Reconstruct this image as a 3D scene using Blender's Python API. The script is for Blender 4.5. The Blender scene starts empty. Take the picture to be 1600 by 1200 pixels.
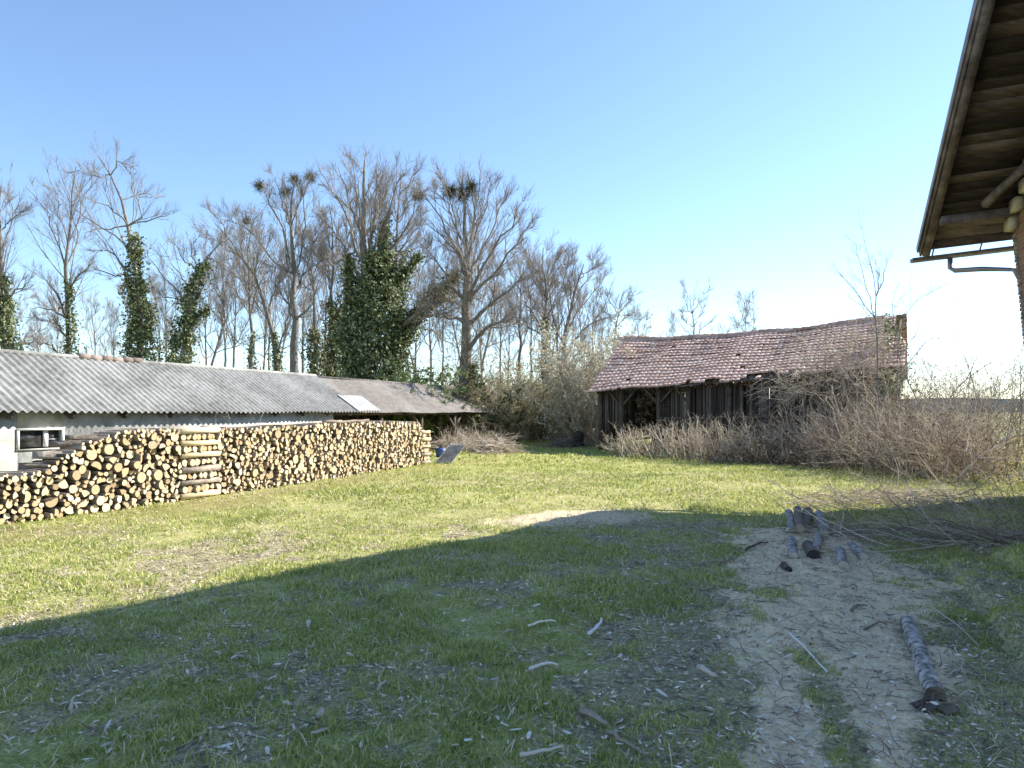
import bpy, math, random
import numpy as np
from mathutils import Vector
R = math.radians
C = bpy.context.scene
COL = C.collection
rng = np.random.default_rng(7)
random.seed(7)

# ------------------------------------------------------------------ camera, sky, sun
F, H, HZ = 1100.0, 1.75, 643.0
cam = bpy.data.objects.new('camera', bpy.data.cameras.new('camera'))
COL.objects.link(cam)
cam.location = (0, 0, H); cam.rotation_euler = (R(90), 0, 0)
cam.data.sensor_width = 36; cam.data.lens = F/1600*36
cam.data.shift_y = (HZ-600)/1600
cam.data.clip_start = .05; cam.data.clip_end = 5000
C.camera = cam
AZ, EL = 66.0, 35.3
S = Vector((math.sin(R(AZ))*math.cos(R(EL)), math.cos(R(AZ))*math.cos(R(EL)), math.sin(R(EL))))
w = bpy.data.worlds.new('World'); C.world = w; w.use_nodes = True
nt = w.node_tree
sky = nt.nodes.new('ShaderNodeTexSky'); sky.sky_type = 'NISHITA'; sky.sun_disc = False
sky.sun_elevation = R(EL); sky.sun_rotation = R(AZ)
sky.air_density = 1.0; sky.dust_density = .1; sky.ozone_density = 3.2; sky.altitude = 200
bg = nt.nodes['Background']; bg.inputs[1].default_value = .125
nt.links.new(sky.outputs[0], bg.inputs[0])
sl = bpy.data.lights.new('sun', 'SUN'); sl.energy = 5.0; sl.angle = R(.5); sl.color = (1, .95, .86)
so = bpy.data.objects.new('sun', sl); COL.objects.link(so)
so.rotation_euler = S.to_track_quat('Z', 'Y').to_euler(); so.location = (30, 20, 40)
C.view_settings.view_transform = 'Standard'; C.view_settings.look = 'None'
C.view_settings.exposure = 1.12; C.view_settings.gamma = 1
C.render.engine = 'CYCLES'
C.cycles.transparent_max_bounces = 8

# ------------------------------------------------------------------ helpers
def W(px, py, D, dy=0):                      # photo pixel at a distance -> point
    return np.array([(px-800)/F*D, D+dy, H+(HZ-py)/F*D])
def G(px, py):                               # photo pixel on the ground -> x, y
    D = F*H/(py-HZ)
    return np.array([(px-800)/F*D, D])

_tab = np.random.default_rng(3).random((256, 256))
def vn(x, y, s=0):
    x = np.asarray(x, float)+s*17.3; y = np.asarray(y, float)+s*9.1
    i = np.floor(x).astype(int); j = np.floor(y).astype(int)
    fx = x-i; fy = y-j; fx = fx*fx*(3-2*fx); fy = fy*fy*(3-2*fy)
    i0, i1, j0, j1 = i % 256, (i+1) % 256, j % 256, (j+1) % 256
    return (_tab[i0, j0]*(1-fx)+_tab[i1, j0]*fx)*(1-fy)+(_tab[i0, j1]*(1-fx)+_tab[i1, j1]*fx)*fy
def fbm(x, y, s=0, o=3):
    a = 0; t = 0
    for k in range(o):
        a = a+vn(x*2**k, y*2**k, s+k*5)*.5**k; t += .5**k
    return a/t

def tag(o, label=None, cat=None, group=None, kind=None):
    if label: o['label'] = label
    if cat: o['category'] = cat
    if group: o['group'] = group
    if kind: o['kind'] = kind
    return o
def thing(name, label, cat, loc=(0, 0, 0), group=None):
    o = bpy.data.objects.new(name, None); COL.objects.link(o)
    o.location = loc; o.empty_display_size = .2
    return tag(o, label, cat, group)
def wloc(o):
    v = np.zeros(3)
    while o is not None:
        v = v+np.array(o.location); o = o.parent
    return v
def copy_tree(o, parent=None):
    c = o.copy(); COL.objects.link(c); c.parent = parent
    for ch in list(o.children): copy_tree(ch, c)
    return c

class MB:
    def __init__(s): s.v = []; s.f = []; s.m = []; s.n = 0
    def add(s, V, Fc, mi=0):
        V = np.asarray(V, float).reshape(-1, 3); Fc = np.asarray(Fc, int)
        s.v.append(V); s.f.append(Fc+s.n); s.m.append(mi); s.n += len(V)
        return s
    def box(s, c, ux, uy, uz, mi=0, jit=0):
        c, ux, uy, uz = map(lambda a: np.asarray(a, float), (c, ux, uy, uz))
        V = [c+i*ux+j*uy+k*uz for i in (-1, 1) for j in (-1, 1) for k in (-1, 1)]
        if jit: V = [p+rng.normal(0, jit, 3) for p in V]
        return s.add(V, [(0, 1, 3, 2), (4, 6, 7, 5), (0, 4, 5, 1), (2, 3, 7, 6), (0, 2, 6, 4), (1, 5, 7, 3)], mi)
    def beam(s, p, q, w_, h_, up=(0, 0, 1), mi=0, jit=0):
        p = np.asarray(p, float); q = np.asarray(q, float); d = q-p; L = np.linalg.norm(d); d = d/L
        up = np.asarray(up, float)
        if abs(d@up) > .95: up = np.array([1., .2, 0])
        x = np.cross(d, up); x /= np.linalg.norm(x); z = np.cross(x, d)
        return s.box((p+q)/2, d*L/2, x*w_/2, z*h_/2, mi, jit)
    def tubes(s, P, Rr, sides=3, cap=False, mi=0):
        N, K, _ = P.shape
        T = np.gradient(P, axis=1); T /= np.linalg.norm(T, axis=2, keepdims=True)+1e-9
        A = np.where(np.abs(T[:, :, 2:3]) > .8, np.array([1., .13, .1]), np.array([.1, .05, 1.]))
        A = np.where(np.abs(T[:, :1, 2:3]) > .8, np.array([1., .13, .1]), np.array([.1, .05, 1.]))+0*A
        U = np.cross(T, A); U /= np.linalg.norm(U, axis=2, keepdims=True)+1e-9
        Vv = np.cross(T, U)
        a = np.arange(sides)/sides*2*np.pi
        ring = P[:, :, None, :]+Rr[:, :, None, None]*(np.cos(a)[None, None, :, None]*U[:, :, None, :]+np.sin(a)[None, None, :, None]*Vv[:, :, None, :])
        V = ring.reshape(-1, 3)
        n_, k_, j_ = np.meshgrid(np.arange(N), np.arange(K-1), np.arange(sides), indexing='ij')
        b = (n_*K+k_)*sides; j2 = (j_+1) % sides
        Fc = np.stack([b+j_, b+j2, b+sides+j2, b+sides+j_], -1).reshape(-1, 4)
        s.add(V, Fc, mi)
        if cap:
            base = s.n-len(V)
            ends = np.concatenate([(np.arange(N)*K)[:, None]*sides+np.arange(sides)[::-1], (np.arange(N)*K+K-1)[:, None]*sides+np.arange(sides)])
            s.f.append(ends+base); s.m.append(mi)
        return s
    def tube(s, pts, r, sides=8, cap=True, mi=0):
        P = np.asarray(pts, float)[None]; Rr = np.full((1, P.shape[1]), 1.)*np.asarray(r)
        return s.tubes(P, Rr, sides, cap, mi)
    def leaves(s, P, size, asp=.75, flat=0, mi=0):
        N = len(P); size = np.broadcast_to(size, (N,))
        d = rng.normal(size=(N, 3)); d[:, 2] *= (1-flat); d /= np.linalg.norm(d, axis=1, keepdims=True)
        e = rng.normal(size=(N, 3)); e[:, 2] *= (1-flat); e -= d*(d*e).sum(1, keepdims=True); e /= np.linalg.norm(e, axis=1, keepdims=True)
        a = d*size[:, None]*.5; b = e*size[:, None]*.5*asp
        V = np.stack([P-a, P+b-a*.1, P+a, P-b-a*.1], 1).reshape(-1, 3)
        return s.add(V, np.arange(N*4).reshape(N, 4), mi)
    def build(s, name, mats, parent=None, smooth=False, attrs=None, off=None):
        V = np.concatenate(s.v)
        o_ = wloc(parent) if off is None else np.asarray(off, float)
        V = V-o_
        me = bpy.data.meshes.new(name)
        me.vertices.add(len(V)); me.vertices.foreach_set('co', V.astype(np.float32).ravel())
        loops = np.concatenate([f.ravel() for f in s.f]); 
        tot = np.concatenate([np.full(len(f), f.shape[1]) for f in s.f])
        mi = np.concatenate([np.full(len(f), m) for f, m in zip(s.f, s.m)])
        me.loops.add(len(loops)); me.loops.foreach_set('vertex_index', loops.astype(np.int32))
        me.polygons.add(len(tot)); me.polygons.foreach_set('loop_start', (np.cumsum(tot)-tot).astype(np.int32))
        me.polygons.foreach_set('material_index', mi.astype(np.int32))
        if smooth: me.polygons.foreach_set('use_smooth', np.ones(len(tot), bool))
        me.update(calc_edges=True)
        if not isinstance(mats, (list, tuple)): mats = [mats]
        for m in mats: me.materials.append(m)
        if attrs:
            for k, a in attrs.items():
                at = me.attributes.new(k, 'FLOAT', 'POINT'); at.data.foreach_set('value', np.asarray(a, np.float32))
        o = bpy.data.objects.new(name, me); COL.objects.link(o)
        if parent is not None: o.parent = parent
        elif off is not None: o.location = o_
        return o

# ------------------------------------------------------------------ materials
def mat(name, stops, scale=5, rough=.85, bump=.3, bscale=None, stretch=(1, 1, 1), island=0, detail=6, spec=.3, trans=0, bdist=.02, objrand=0, metal=0, big=0):
    """noise colour ramp; island = share of the per-island random tone"""
    m = bpy.data.materials.new(name); m.use_nodes = True; n = m.node_tree.nodes; l = m.node_tree.links
    b = n['Principled BSDF']; b.inputs['Roughness'].default_value = rough
    b.inputs['Specular IOR Level'].default_value = spec; b.inputs['Metallic'].default_value = metal
    tc = n.new('ShaderNodeTexCoord'); mp = n.new('ShaderNodeMapping'); mp.inputs['Scale'].default_value = stretch
    l.new(tc.outputs['Object'], mp.inputs[0])
    no = n.new('ShaderNodeTexNoise'); no.inputs['Scale'].default_value = scale; no.inputs['Detail'].default_value = detail
    no.inputs['Roughness'].default_value = .65
    l.new(mp.outputs[0], no.inputs['Vector'])
    fac = no.outputs[0]
    def mixf(fac, other, k):
        mx = n.new('ShaderNodeMix'); mx.inputs[0].default_value = k
        l.new(fac, mx.inputs[2]); l.new(other, mx.inputs[3]); return mx.outputs[0]
    if big:
        n2 = n.new('ShaderNodeTexNoise'); n2.inputs['Scale'].default_value = scale*.12; n2.inputs['Detail'].default_value = 3
        l.new(tc.outputs['Object'], n2.inputs['Vector']); fac = mixf(fac, n2.outputs[0], big)
    if island:
        g = n.new('ShaderNodeNewGeometry'); fac = mixf(fac, g.outputs['Random Per Island'], island)
    if objrand:
        g = n.new('ShaderNodeObjectInfo'); fac = mixf(fac, g.outputs['Random'], objrand)
    cr = n.new('ShaderNodeValToRGB'); e = cr.color_ramp.elements
    while len(e) < len(stops): e.new(.5)
    for k, (p, c) in enumerate(stops): e[k].position = p; e[k].color = (*c, 1)
    l.new(fac, cr.inputs[0]); l.new(cr.outputs[0], b.inputs['Base Color'])
    if bump:
        nb = n.new('ShaderNodeTexNoise'); nb.inputs['Scale'].default_value = bscale or scale*3; nb.inputs['Detail'].default_value = 5
        l.new(mp.outputs[0], nb.inputs['Vector'])
        bp = n.new('ShaderNodeBump'); bp.inputs['Strength'].default_value = bump; bp.inputs['Distance'].default_value = bdist
        l.new(nb.outputs[0], bp.inputs['Height']); l.new(bp.outputs[0], b.inputs['Normal'])
    if trans:
        t = n.new('ShaderNodeBsdfTranslucent'); l.new(cr.outputs[0], t.inputs[0])
        ms = n.new('ShaderNodeMixShader'); ms.inputs[0].default_value = trans
        l.new(b.outputs[0], ms.inputs[1]); l.new(t.outputs[0], ms.inputs[2]); l.new(ms.outputs[0], n['Material Output'].inputs[0])
    return m

M = {}
M['bark'] = mat('bark_grey', [(.3, (.09, .077, .068)), (.5, (.20, .177, .158)), (.7, (.34, .305, .275))], 3, bump=.6, stretch=(4, 4, 1))
M['twig'] = mat('twig_brown', [(.2, (.13, .112, .10)), (.5, (.26, .225, .20)), (.8, (.42, .37, .335))], 2, bump=0, island=.5)
M['twig_vine'] = mat('vine_brown', [(.2, (.12, .09, .05)), (.5, (.24, .185, .11)), (.8, (.36, .29, .18))], 2, bump=0, island=.5)
M['ivy'] = mat('ivy_leaf', [(.15, (.028, .04, .016)), (.40, (.085, .11, .04)), (.56, (.19, .22, .095)), (.75, (.42, .44, .24))], 1.2, rough=.5, bump=0, island=.6, trans=.15, spec=.4)
M['leaf_dark'] = mat('evergreen_leaf', [(.2, (.02, .035, .012)), (.5, (.045, .07, .022)), (.85, (.10, .14, .045))], 1.2, rough=.5, bump=0, island=.6, trans=.15)
M['leaf_pale'] = mat('pale_bud_leaf', [(.2, (.22, .20, .11)), (.5, (.42, .39, .22)), (.85, (.62, .57, .37))], 1, bump=0, island=.6, trans=.3)
M['leaf_green'] = mat('spring_leaf', [(.2, (.09, .14, .04)), (.5, (.17, .24, .08)), (.85, (.30, .36, .15))], 1, bump=0, island=.6, trans=.3)
M['mistle'] = mat('mistletoe_green', [(.2, (.06, .06, .03)), (.6, (.13, .13, .065)), (.9, (.22, .21, .12))], 2, bump=0, island=.6)
M['catkin'] = mat('catkin_straw', [(.2, (.36, .32, .23)), (.5, (.56, .52, .39)), (.85, (.76, .71, .58))], 1, bump=0, island=.6, trans=.2)
M['stump'] = mat('dark_stump', [(.3, (.02, .016, .012)), (.7, (.07, .055, .045))], 8, bump=.6)
M['straw'] = mat('straw_twig', [(.12, (.14, .10, .075)), (.45, (.45, .37, .28)), (.8, (.74, .65, .52))], 2, bump=0, island=.6)
M['bramble'] = mat('bramble_cane', [(.15, (.12, .085, .07)), (.5, (.29, .225, .18)), (.85, (.52, .44, .37))], 2, bump=0, island=.6)
M['deadleaf_shade'] = mat('dead_leaf_shade', [(.2, (.07, .042, .028)), (.5, (.19, .12, .075)), (.85, (.40, .30, .19))], 2, bump=0, island=.7, trans=.2)  # dead leaf browns, darkened to stand in for shade deep in the thickets
M['tile_dark'] = mat('dark_clay_edge', [(.3, (.05, .025, .02)), (.7, (.10, .055, .045))], 9, bump=0)
M['tile'] = mat('clay_tile', [(.22, (.24, .135, .10)), (.42, (.48, .31, .245)), (.58, (.60, .42, .345)), (.78, (.74, .58, .49))], 9, bump=.4, island=.3, rough=.8, big=.3)
M['wood_dark'] = mat('weathered_wood', [(.25, (.022, .017, .013)), (.5, (.065, .051, .042)), (.78, (.16, .133, .11))], 5, bump=.5, stretch=(6, 6, .7), island=.45)
M['wood_beam'] = mat('old_beam', [(.3, (.04, .03, .023)), (.5, (.10, .076, .058)), (.75, (.19, .15, .12))], 4, bump=.5, stretch=(3, 3, 1))
M['soffit'] = mat('soffit_board', [(.25, (.014, .010, .012)), (.45, (.042, .031, .033)), (.6, (.09, .068, .070)), (.78, (.20, .16, .165))], 2.6, bump=.6, stretch=(1, 5, 5), island=.45, bscale=12)
M['verge'] = mat('verge_timber', [(.3, (.045, .036, .037)), (.5, (.11, .09, .092)), (.7, (.22, .185, .19))], 3, bump=.5)
M['zinc'] = mat('zinc_gutter', [(.3, (.15, .14, .18)), (.6, (.25, .24, .29))], 3, rough=.45, bump=.1, metal=.6)
M['asbestos'] = mat('corrugated_cement', [(.28, (.09, .088, .08)), (.42, (.19, .187, .172)), (.56, (.30, .296, .276)), (.72, (.42, .415, .39))], 7, bump=.4, rough=.9, big=.45, detail=9)
M['asbestos_old'] = mat('aged_cement_sheet', [(.3, (.09, .078, .07)), (.45, (.175, .155, .138)), (.6, (.245, .225, .205)), (.78, (.34, .32, .295))], 5, bump=.5, rough=.9, big=.4, detail=9)
M['sheet_white'] = mat('pale_sheet', [(.3, (.34, .335, .32)), (.6, (.5, .49, .47))], 4, bump=.2)
M['plaster'] = mat('whitewashed_block', [(.3, (.20, .19, .165)), (.43, (.36, .35, .31)), (.56, (.50, .49, .445)), (.75, (.62, .61, .56))], 3.2, bump=.6, big=.35, detail=10, bscale=14)
M['white'] = mat('white_paint', [(.3, (.62, .61, .59)), (.7, (.82, .81, .79))], 8, bump=.1, rough=.6)
M['glass'] = mat('dusty_glass', [(.3, (.012, .012, .012)), (.7, (.06, .055, .05))], 5, rough=.15, bump=0, spec=.6)
M['dark'] = mat('dark_inside', [(.3, (.02, .018, .015)), (.7, (.05, .045, .04))], 5, bump=0)
M['cut'] = mat('cut_wood', [(.12, (.30, .21, .13)), (.3, (.50, .36, .20)), (.55, (.63, .49, .29)), (.85, (.74, .62, .43))], 8, bump=.3, objrand=.6, island=.0, bscale=60)
M['cut_stuff'] = mat('cut_wood_many', [(.12, (.30, .21, .13)), (.3, (.50, .36, .20)), (.55, (.63, .49, .29)), (.85, (.74, .62, .43))], 8, bump=.3, island=.6, bscale=60)
M['logbark'] = mat('log_bark', [(.3, (.08, .06, .045)), (.5, (.20, .16, .12)), (.7, (.36, .30, .24))], 9, bump=.8, stretch=(1, .3, 1), objrand=.3, bdist=.03)
M['birch'] = mat('birch_bark', [(.36, (.07, .055, .045)), (.46, (.22, .195, .17)), (.56, (.46, .43, .39)), (.7, (.62, .59, .54))], 16, bump=.5, detail=8)
M['stick'] = mat('stick_wood', [(.2, (.16, .12, .085)), (.5, (.34, .28, .21)), (.8, (.60, .53, .43))], 6, bump=.3, objrand=.4)
M['chip'] = mat('wood_chip', [(.15, (.34, .27, .19)), (.45, (.70, .62, .50)), (.8, (.88, .83, .73))], 6, bump=.3, objrand=.6)
M['chips'] = mat('wood_chips_loose', [(.12, (.16, .11, .07)), (.42, (.52, .42, .29)), (.75, (.88, .79, .63))], 6, bump=0, island=.75)
M['quoin'] = mat('pale_stone', [(.3, (.32, .28, .20)), (.6, (.48, .43, .33))], 6, bump=.4, island=.3)
M['blue'] = mat('blue_plastic', [(.3, (.05, .09, .22)), (.7, (.09, .15, .32))], 3, rough=.4, bump=0)
M['redbrick'] = mat('ridge_clay', [(.3, (.16, .12, .10)), (.7, (.32, .25, .215))], 6, bump=.3, island=.4)
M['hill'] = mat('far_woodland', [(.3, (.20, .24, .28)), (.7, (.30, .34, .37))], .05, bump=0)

def brick_mat():
    m = bpy.data.materials.new('brick_wall'); m.use_nodes = True; n = m.node_tree.nodes; l = m.node_tree.links
    b = n['Principled BSDF']; b.inputs['Roughness'].default_value = .9
    tc = n.new('ShaderNodeTexCoord'); mp = n.new('ShaderNodeMapping'); mp.inputs['Rotation'].default_value = (0, 0, R(-70.7))
    sx = n.new('ShaderNodeSeparateXYZ'); cb = n.new('ShaderNodeCombineXYZ')
    l.new(tc.outputs['Object'], mp.inputs[0]); l.new(mp.outputs[0], sx.inputs[0])
    ad = n.new('ShaderNodeMath'); ad.operation = 'ADD'; l.new(sx.outputs[0], ad.inputs[0]); l.new(sx.outputs[1], ad.inputs[1])
    l.new(ad.outputs[0], cb.inputs[0]); l.new(sx.outputs[2], cb.inputs[1])
    br = n.new('ShaderNodeTexBrick'); br.inputs['Scale'].default_value = 1; br.inputs['Brick Width'].default_value = .27
    br.inputs['Row Height'].default_value = .085; br.inputs['Mortar Size'].default_value = .007
    br.inputs['Color1'].default_value = (.22, .10, .075, 1); br.inputs['Color2'].default_value = (.34, .19, .145, 1); br.inputs['Mortar'].default_value = (.36, .32, .28, 1)
    l.new(cb.outputs[0], br.inputs['Vector']); l.new(br.outputs[0], b.inputs['Base Color'])
    bp = n.new('ShaderNodeBump'); bp.invert = True; bp.inputs['Distance'].default_value = .01; l.new(br.outputs[1], bp.inputs['Height']); l.new(bp.outputs[0], b.inputs['Normal'])
    return m
M['brick'] = brick_mat()

# ------------------------------------------------------------------ ground
def seg_d(x, y, a, b):
    ax, ay = a; bx, by = b; dx, dy = bx-ax, by-ay
    t = np.clip(((x-ax)*dx+(y-ay)*dy)/(dx*dx+dy*dy), 0, 1)
    return np.hypot(x-ax-t*dx, y-ay-t*dy), t
BANK = [(G(1475, 890), G(1590, 1030)), (G(1560, 880), G(1640, 960))]
def bank(x, y):
    h = 0
    for (a, b), hh in zip(BANK, (.13, .16)):
        dx, dy = b-a; L = math.hypot(dx, dy)
        side = ((x-a[0])*(-dy)+(y-a[1])*dx)/L      # left of a->b is away to the right of the picture
        along = ((x-a[0])*dx+(y-a[1])*dy)/L
        s = np.clip((side+(fbm(x*5, y*5, 8)-.5)*.25)/.07, 0, 1)
        s = s*np.clip((along+.5)/.4, 0, 1)*np.clip((L+1.2-along)/.8, 0, 1)*np.clip((2.2-side)/1.0, 0, 1)
        h = h+s*hh
    return h
def gh(x, y):
    x = np.asarray(x, float); y = np.asarray(y, float)
    h = (fbm(x*.25, y*.25, 1)-.5)*.12+(fbm(x*1.6, y*1.6, 2)-.5)*.05+(fbm(x*7, y*7, 3)-.5)*.022
    h = h*np.clip((60-y)/20, .2, 1)
    h = h+bank(x, y)
    m = sawdust(x, y)
    h = h+pale(x, y)*.09
    return h+m*.05*(fbm(x*3, y*3, 6))+m*(fbm(x*11, y*11, 12)-.5)*.085
SAW = [(G(1250, 838), G(1290, 900), .75, .95), (G(1290, 900), G(1330, 985), .95, .85), (G(1330, 985), G(1380, 1100), .85, .62), (G(1380, 1100), G(1440, 1260), .62, .7), (G(1225, 1030), G(1230, 1230), .13, .22)]
def sawdust(x, y):
    m = np.zeros_like(np.asarray(x, float))
    for a, b, w0, w1 in SAW:
        d, t = seg_d(x, y, a, b); wd = w0+(w1-w0)*t
        m = np.maximum(m, np.clip(1.45-d/wd*1.1+(fbm(x*2.2, y*2.2, 21)-.5)*1.9, 0, 1))
    d, t = seg_d(x, y, G(1278, 1070), G(1352, 1230)); m = m*np.clip(d/.13-.3+(fbm(x*6, y*6, 23)-.5)*1.2, 0, 1)
    d, t = seg_d(x, y, G(1560, 1000), G(1560, 1250)); m = m*np.clip(d/.3-.4+(fbm(x*5, y*5, 24)-.5)*2.2, 0, 1)
    return m
def pale(x, y):                               # sand heap and chip litter
    def el(px, py, rx, ry, ang=0):
        c = G(px, py); ca, sa = math.cos(ang), math.sin(ang); dx, dy = x-c[0], y-c[1]
        return np.clip(1.6-1.2*np.hypot((dx*ca+dy*sa)/rx, (-dx*sa+dy*ca)/ry)+(fbm(x*3, y*3, 31)-.5)*.9, 0, 1)
    return el(895, 812, 1.45, .8, .28)
def litter(x, y):
    m = np.clip((fbm(x*1.5, y*1.5, 47)-.53)*7, 0, 1)*np.clip((12-y)/2, 0, 1)*.9+np.clip((fbm(x*5, y*5, 48)-.60)*7, 0, .8)*np.clip((12-y)/2, 0, 1)
    for px, py, rx, ry in ((1030, 822, 1.3, .7), (1040, 975, .5, .5), (1175, 915, .6, .45), (980, 1060, .28, .4), (1190, 1150, .25, .4), (1420, 1150, .6, .5), (1530, 1030, .75, 1.2), (1570, 1120, .7, .9), (1560, 940, .5, .4), (1060, 880, .7, .3), (1200, 1060, .2, .3)):
        c = G(px, py); m = np.maximum(m, np.clip(1.4-np.hypot((x-c[0])/rx, (y-c[1])/ry)+(fbm(x*4, y*4, 41)-.5)*2.6, 0, 1))
    return m
PA = np.array([-7.7, 10.6]); PD = np.array([.354, .935]); PN = np.array([.935, -.354])
def track(x, y):                              # trodden moss strip in front of the woodpile
    s = (x-PA[0])*PN[0]+(y-PA[1])*PN[1]
    return np.clip(1-np.abs(s-.9)/1.1+(fbm(x*.8, y*.8, 51)-.5)*1.2, 0, 1)*np.clip((30-y)/6, 0, 1)
def spaced(a, b, step, grow, lim):
    mid = list(np.arange(a, b, step)); s = step; v = mid[-1]
    while v < lim: s *= grow; v += s; mid.append(v)
    return np.array(mid)
xr = spaced(0, 6.5, .045, 1.05, 900); xl = -spaced(0, 5.5, .05, 1.035, 900)[1:][::-1]
xs = np.concatenate([xl, xr])
yb = -spaced(0, .1, .3, 1.3, 300)[1:][::-1]
ys = np.concatenate([yb, [0, .8, 1.6, 2.3], spaced(2.8, 10, .045, 1.035, 1500)])
X, Y = np.meshgrid(xs, ys, indexing='ij')
Z = gh(X, Y)
V = np.stack([X, Y, Z], -1).reshape(-1, 3)
nx, ny = len(xs), len(ys)
i, j = np.meshgrid(np.arange(nx-1), np.arange(ny-1), indexing='ij')
b0 = i*ny+j
mb = MB().add(V, np.stack([b0, b0+ny, b0+ny+1, b0+1], -1).reshape(-1, 4))
def ground_mat():
    m = bpy.data.materials.new('meadow_ground'); m.use_nodes = True; n = m.node_tree.nodes; l = m.node_tree.links
    b = n['Principled BSDF']; b.inputs['Roughness'].default_value = .95; b.inputs['Specular IOR Level'].default_value = .15
    tc = n.new('ShaderNodeTexCoord')
    def noise(s, d=6):
        q = n.new('ShaderNodeTexNoise'); q.inputs['Scale'].default_value = s; q.inputs['Detail'].default_value = d; q.inputs['Roughness'].default_value = .7
        l.new(tc.outputs['Object'], q.inputs['Vector']); return q.outputs[0]
    def ramp(f, st):
        c = n.new('ShaderNodeValToRGB'); e = c.color_ramp.elements
        while len(e) < len(st): e.new(.5)
        for k, (p, cc) in enumerate(st): e[k].position = p; e[k].color = (*cc, 1)
        l.new(f, c.inputs[0]); return c.outputs[0]
    def mix(f, a, c):
        x = n.new('ShaderNodeMix'); x.data_type = 'RGBA'; l.new(f, x.inputs[0]); l.new(a, x.inputs[6]); l.new(c, x.inputs[7]); return x.outputs[2]
    def attr(nm):
        a = n.new('ShaderNodeAttribute'); a.attribute_name = nm; return a.outputs['Fac']
    def rag(f, nz, k=.9):                     # ragged edges
        a = n.new('ShaderNodeMath'); a.operation = 'SUBTRACT'; l.new(nz, a.inputs[0]); a.inputs[1].default_value = .5
        c = n.new('ShaderNodeMath'); c.operation = 'MULTIPLY_ADD'; l.new(a.outputs[0], c.inputs[0]); c.inputs[1].default_value = 2.2; l.new(f, c.inputs[2])
        d = n.new('ShaderNodeMapRange'); d.inputs[1].default_value = .3; d.inputs[2].default_value = .7; l.new(c.outputs[0], d.inputs[0])
        e = n.new('ShaderNodeMath'); e.operation = 'MULTIPLY'; l.new(d.outputs[0], e.inputs[0]); e.inputs[1].default_value = k; return e.outputs[0]
    fine = noise(28, 8); med = noise(3.5, 8); bigg = noise(.35, 4)
    green = ramp(fine, [(.3, (.15, .165, .05)), (.5, (.33, .34, .10)), (.7, (.50, .49, .18))])
    green2 = ramp(fine, [(.3, (.22, .19, .08)), (.5, (.44, .40, .165)), (.7, (.62, .56, .28))])
    col = mix(ramp(med, [(.42, (0, 0, 0)), (.62, (1, 1, 1))]), green, green2)
    soil = ramp(fine, [(.3, (.11, .085, .055)), (.48, (.34, .275, .185)), (.66, (.64, .54, .39))])
    col = mix(rag(attr('litter'), noise(7), .6), col, soil)
    trk = ramp(fine, [(.3, (.12, .105, .03)), (.5, (.24, .21, .07)), (.7, (.38, .33, .14))])
    col = mix(rag(attr('track'), med, .7), col, trk)
    saw = ramp(fine, [(.28, (.26, .17, .09)), (.38, (.66, .49, .30)), (.5, (.86, .68, .44)), (.75, (.93, .80, .58))])
    col = mix(rag(attr('sawdust'), med), col, saw)
    snd = ramp(fine, [(.3, (.50, .39, .24)), (.6, (.76, .63, .43))])
    col = mix(rag(attr('pale'), noise(9), .95), col, snd)
    l.new(col, b.inputs['Base Color'])
    bp = n.new('ShaderNodeBump'); bp.inputs['Strength'].default_value = .7; bp.inputs['Distance'].default_value = .03
    l.new(noise(45, 6), bp.inputs['Height']); l.new(bp.outputs[0], b.inputs['Normal'])
    return m
fx, fy = X.ravel(), Y.ravel()
near = (fy > 0) & (fy < 60) & (np.abs(fx) < 40)
def A(f): 
    a = np.zeros(len(fx)); a[near] = f(fx[near], fy[near]); return a
tag(mb.build('ground', ground_mat(), smooth=True, attrs={'sawdust': A(sawdust), 'pale': A(pale), 'litter': A(litter), 'track': A(track)}), kind='structure')

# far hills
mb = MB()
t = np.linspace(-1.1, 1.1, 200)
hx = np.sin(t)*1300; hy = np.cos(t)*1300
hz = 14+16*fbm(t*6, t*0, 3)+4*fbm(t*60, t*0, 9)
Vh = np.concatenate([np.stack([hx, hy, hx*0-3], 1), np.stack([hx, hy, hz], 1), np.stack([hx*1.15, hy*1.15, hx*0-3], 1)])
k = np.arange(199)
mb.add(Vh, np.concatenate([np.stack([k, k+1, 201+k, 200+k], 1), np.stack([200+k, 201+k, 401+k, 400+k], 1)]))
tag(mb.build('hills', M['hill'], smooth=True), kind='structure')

# ------------------------------------------------------------------ grass (one mass)
def blades(n, y0, y1, hmul, wid, pw=1.0):
    u = rng.random(n); D = (y0**pw+(y1**pw-y0**pw)*u)**(1/pw)
    x = (rng.random(n)*2-1)*.80*D
    return x, D
GX, GY, GHt, GW = [], [], [], []
for n, y0, y1, hh, ww in ((150000, 3.0, 6.5, .042, .0042), (130000, 6.5, 13, .05, .007), (110000, 13, 24, .06, .014), (60000, 24, 42, .08, .03)):
    x, y = blades(n, y0, y1, 1, 1, 1.6)
    dens = fbm(x*1.3, y*1.3, 61)*.7+fbm(x*6, y*6, 62)*.5
    keep = dens > .42+rng.random(n)*.3
    keep &= rng.random(n) > sawdust(x, y)*1.25
    keep &= rng.random(n) > pale(x, y)*1.5
    keep &= rng.random(n) > litter(x, y)*.85
    keep &= rng.random(n) > track(x, y)*.85
    s = (x-PA[0])*PN[0]+(y-PA[1])*PN[1]; al = (x-PA[0])*PD[0]+(y-PA[1])*PD[1]
    keep &= ~((s < .0) & (al < 14.3))
    x, y = x[keep], y[keep]
    tuft = np.clip((fbm(x*.9, y*.9, 63)-.42)*4, 0, 1.5)*np.clip(fbm(x*4, y*4, 64)*1.6-.3, 0, 1.3)
    GX.append(x); GY.append(y); GHt.append(hh*(.45+rng.random(len(x))*.7+tuft*1.1)); GW.append(np.full(len(x), ww))
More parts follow.
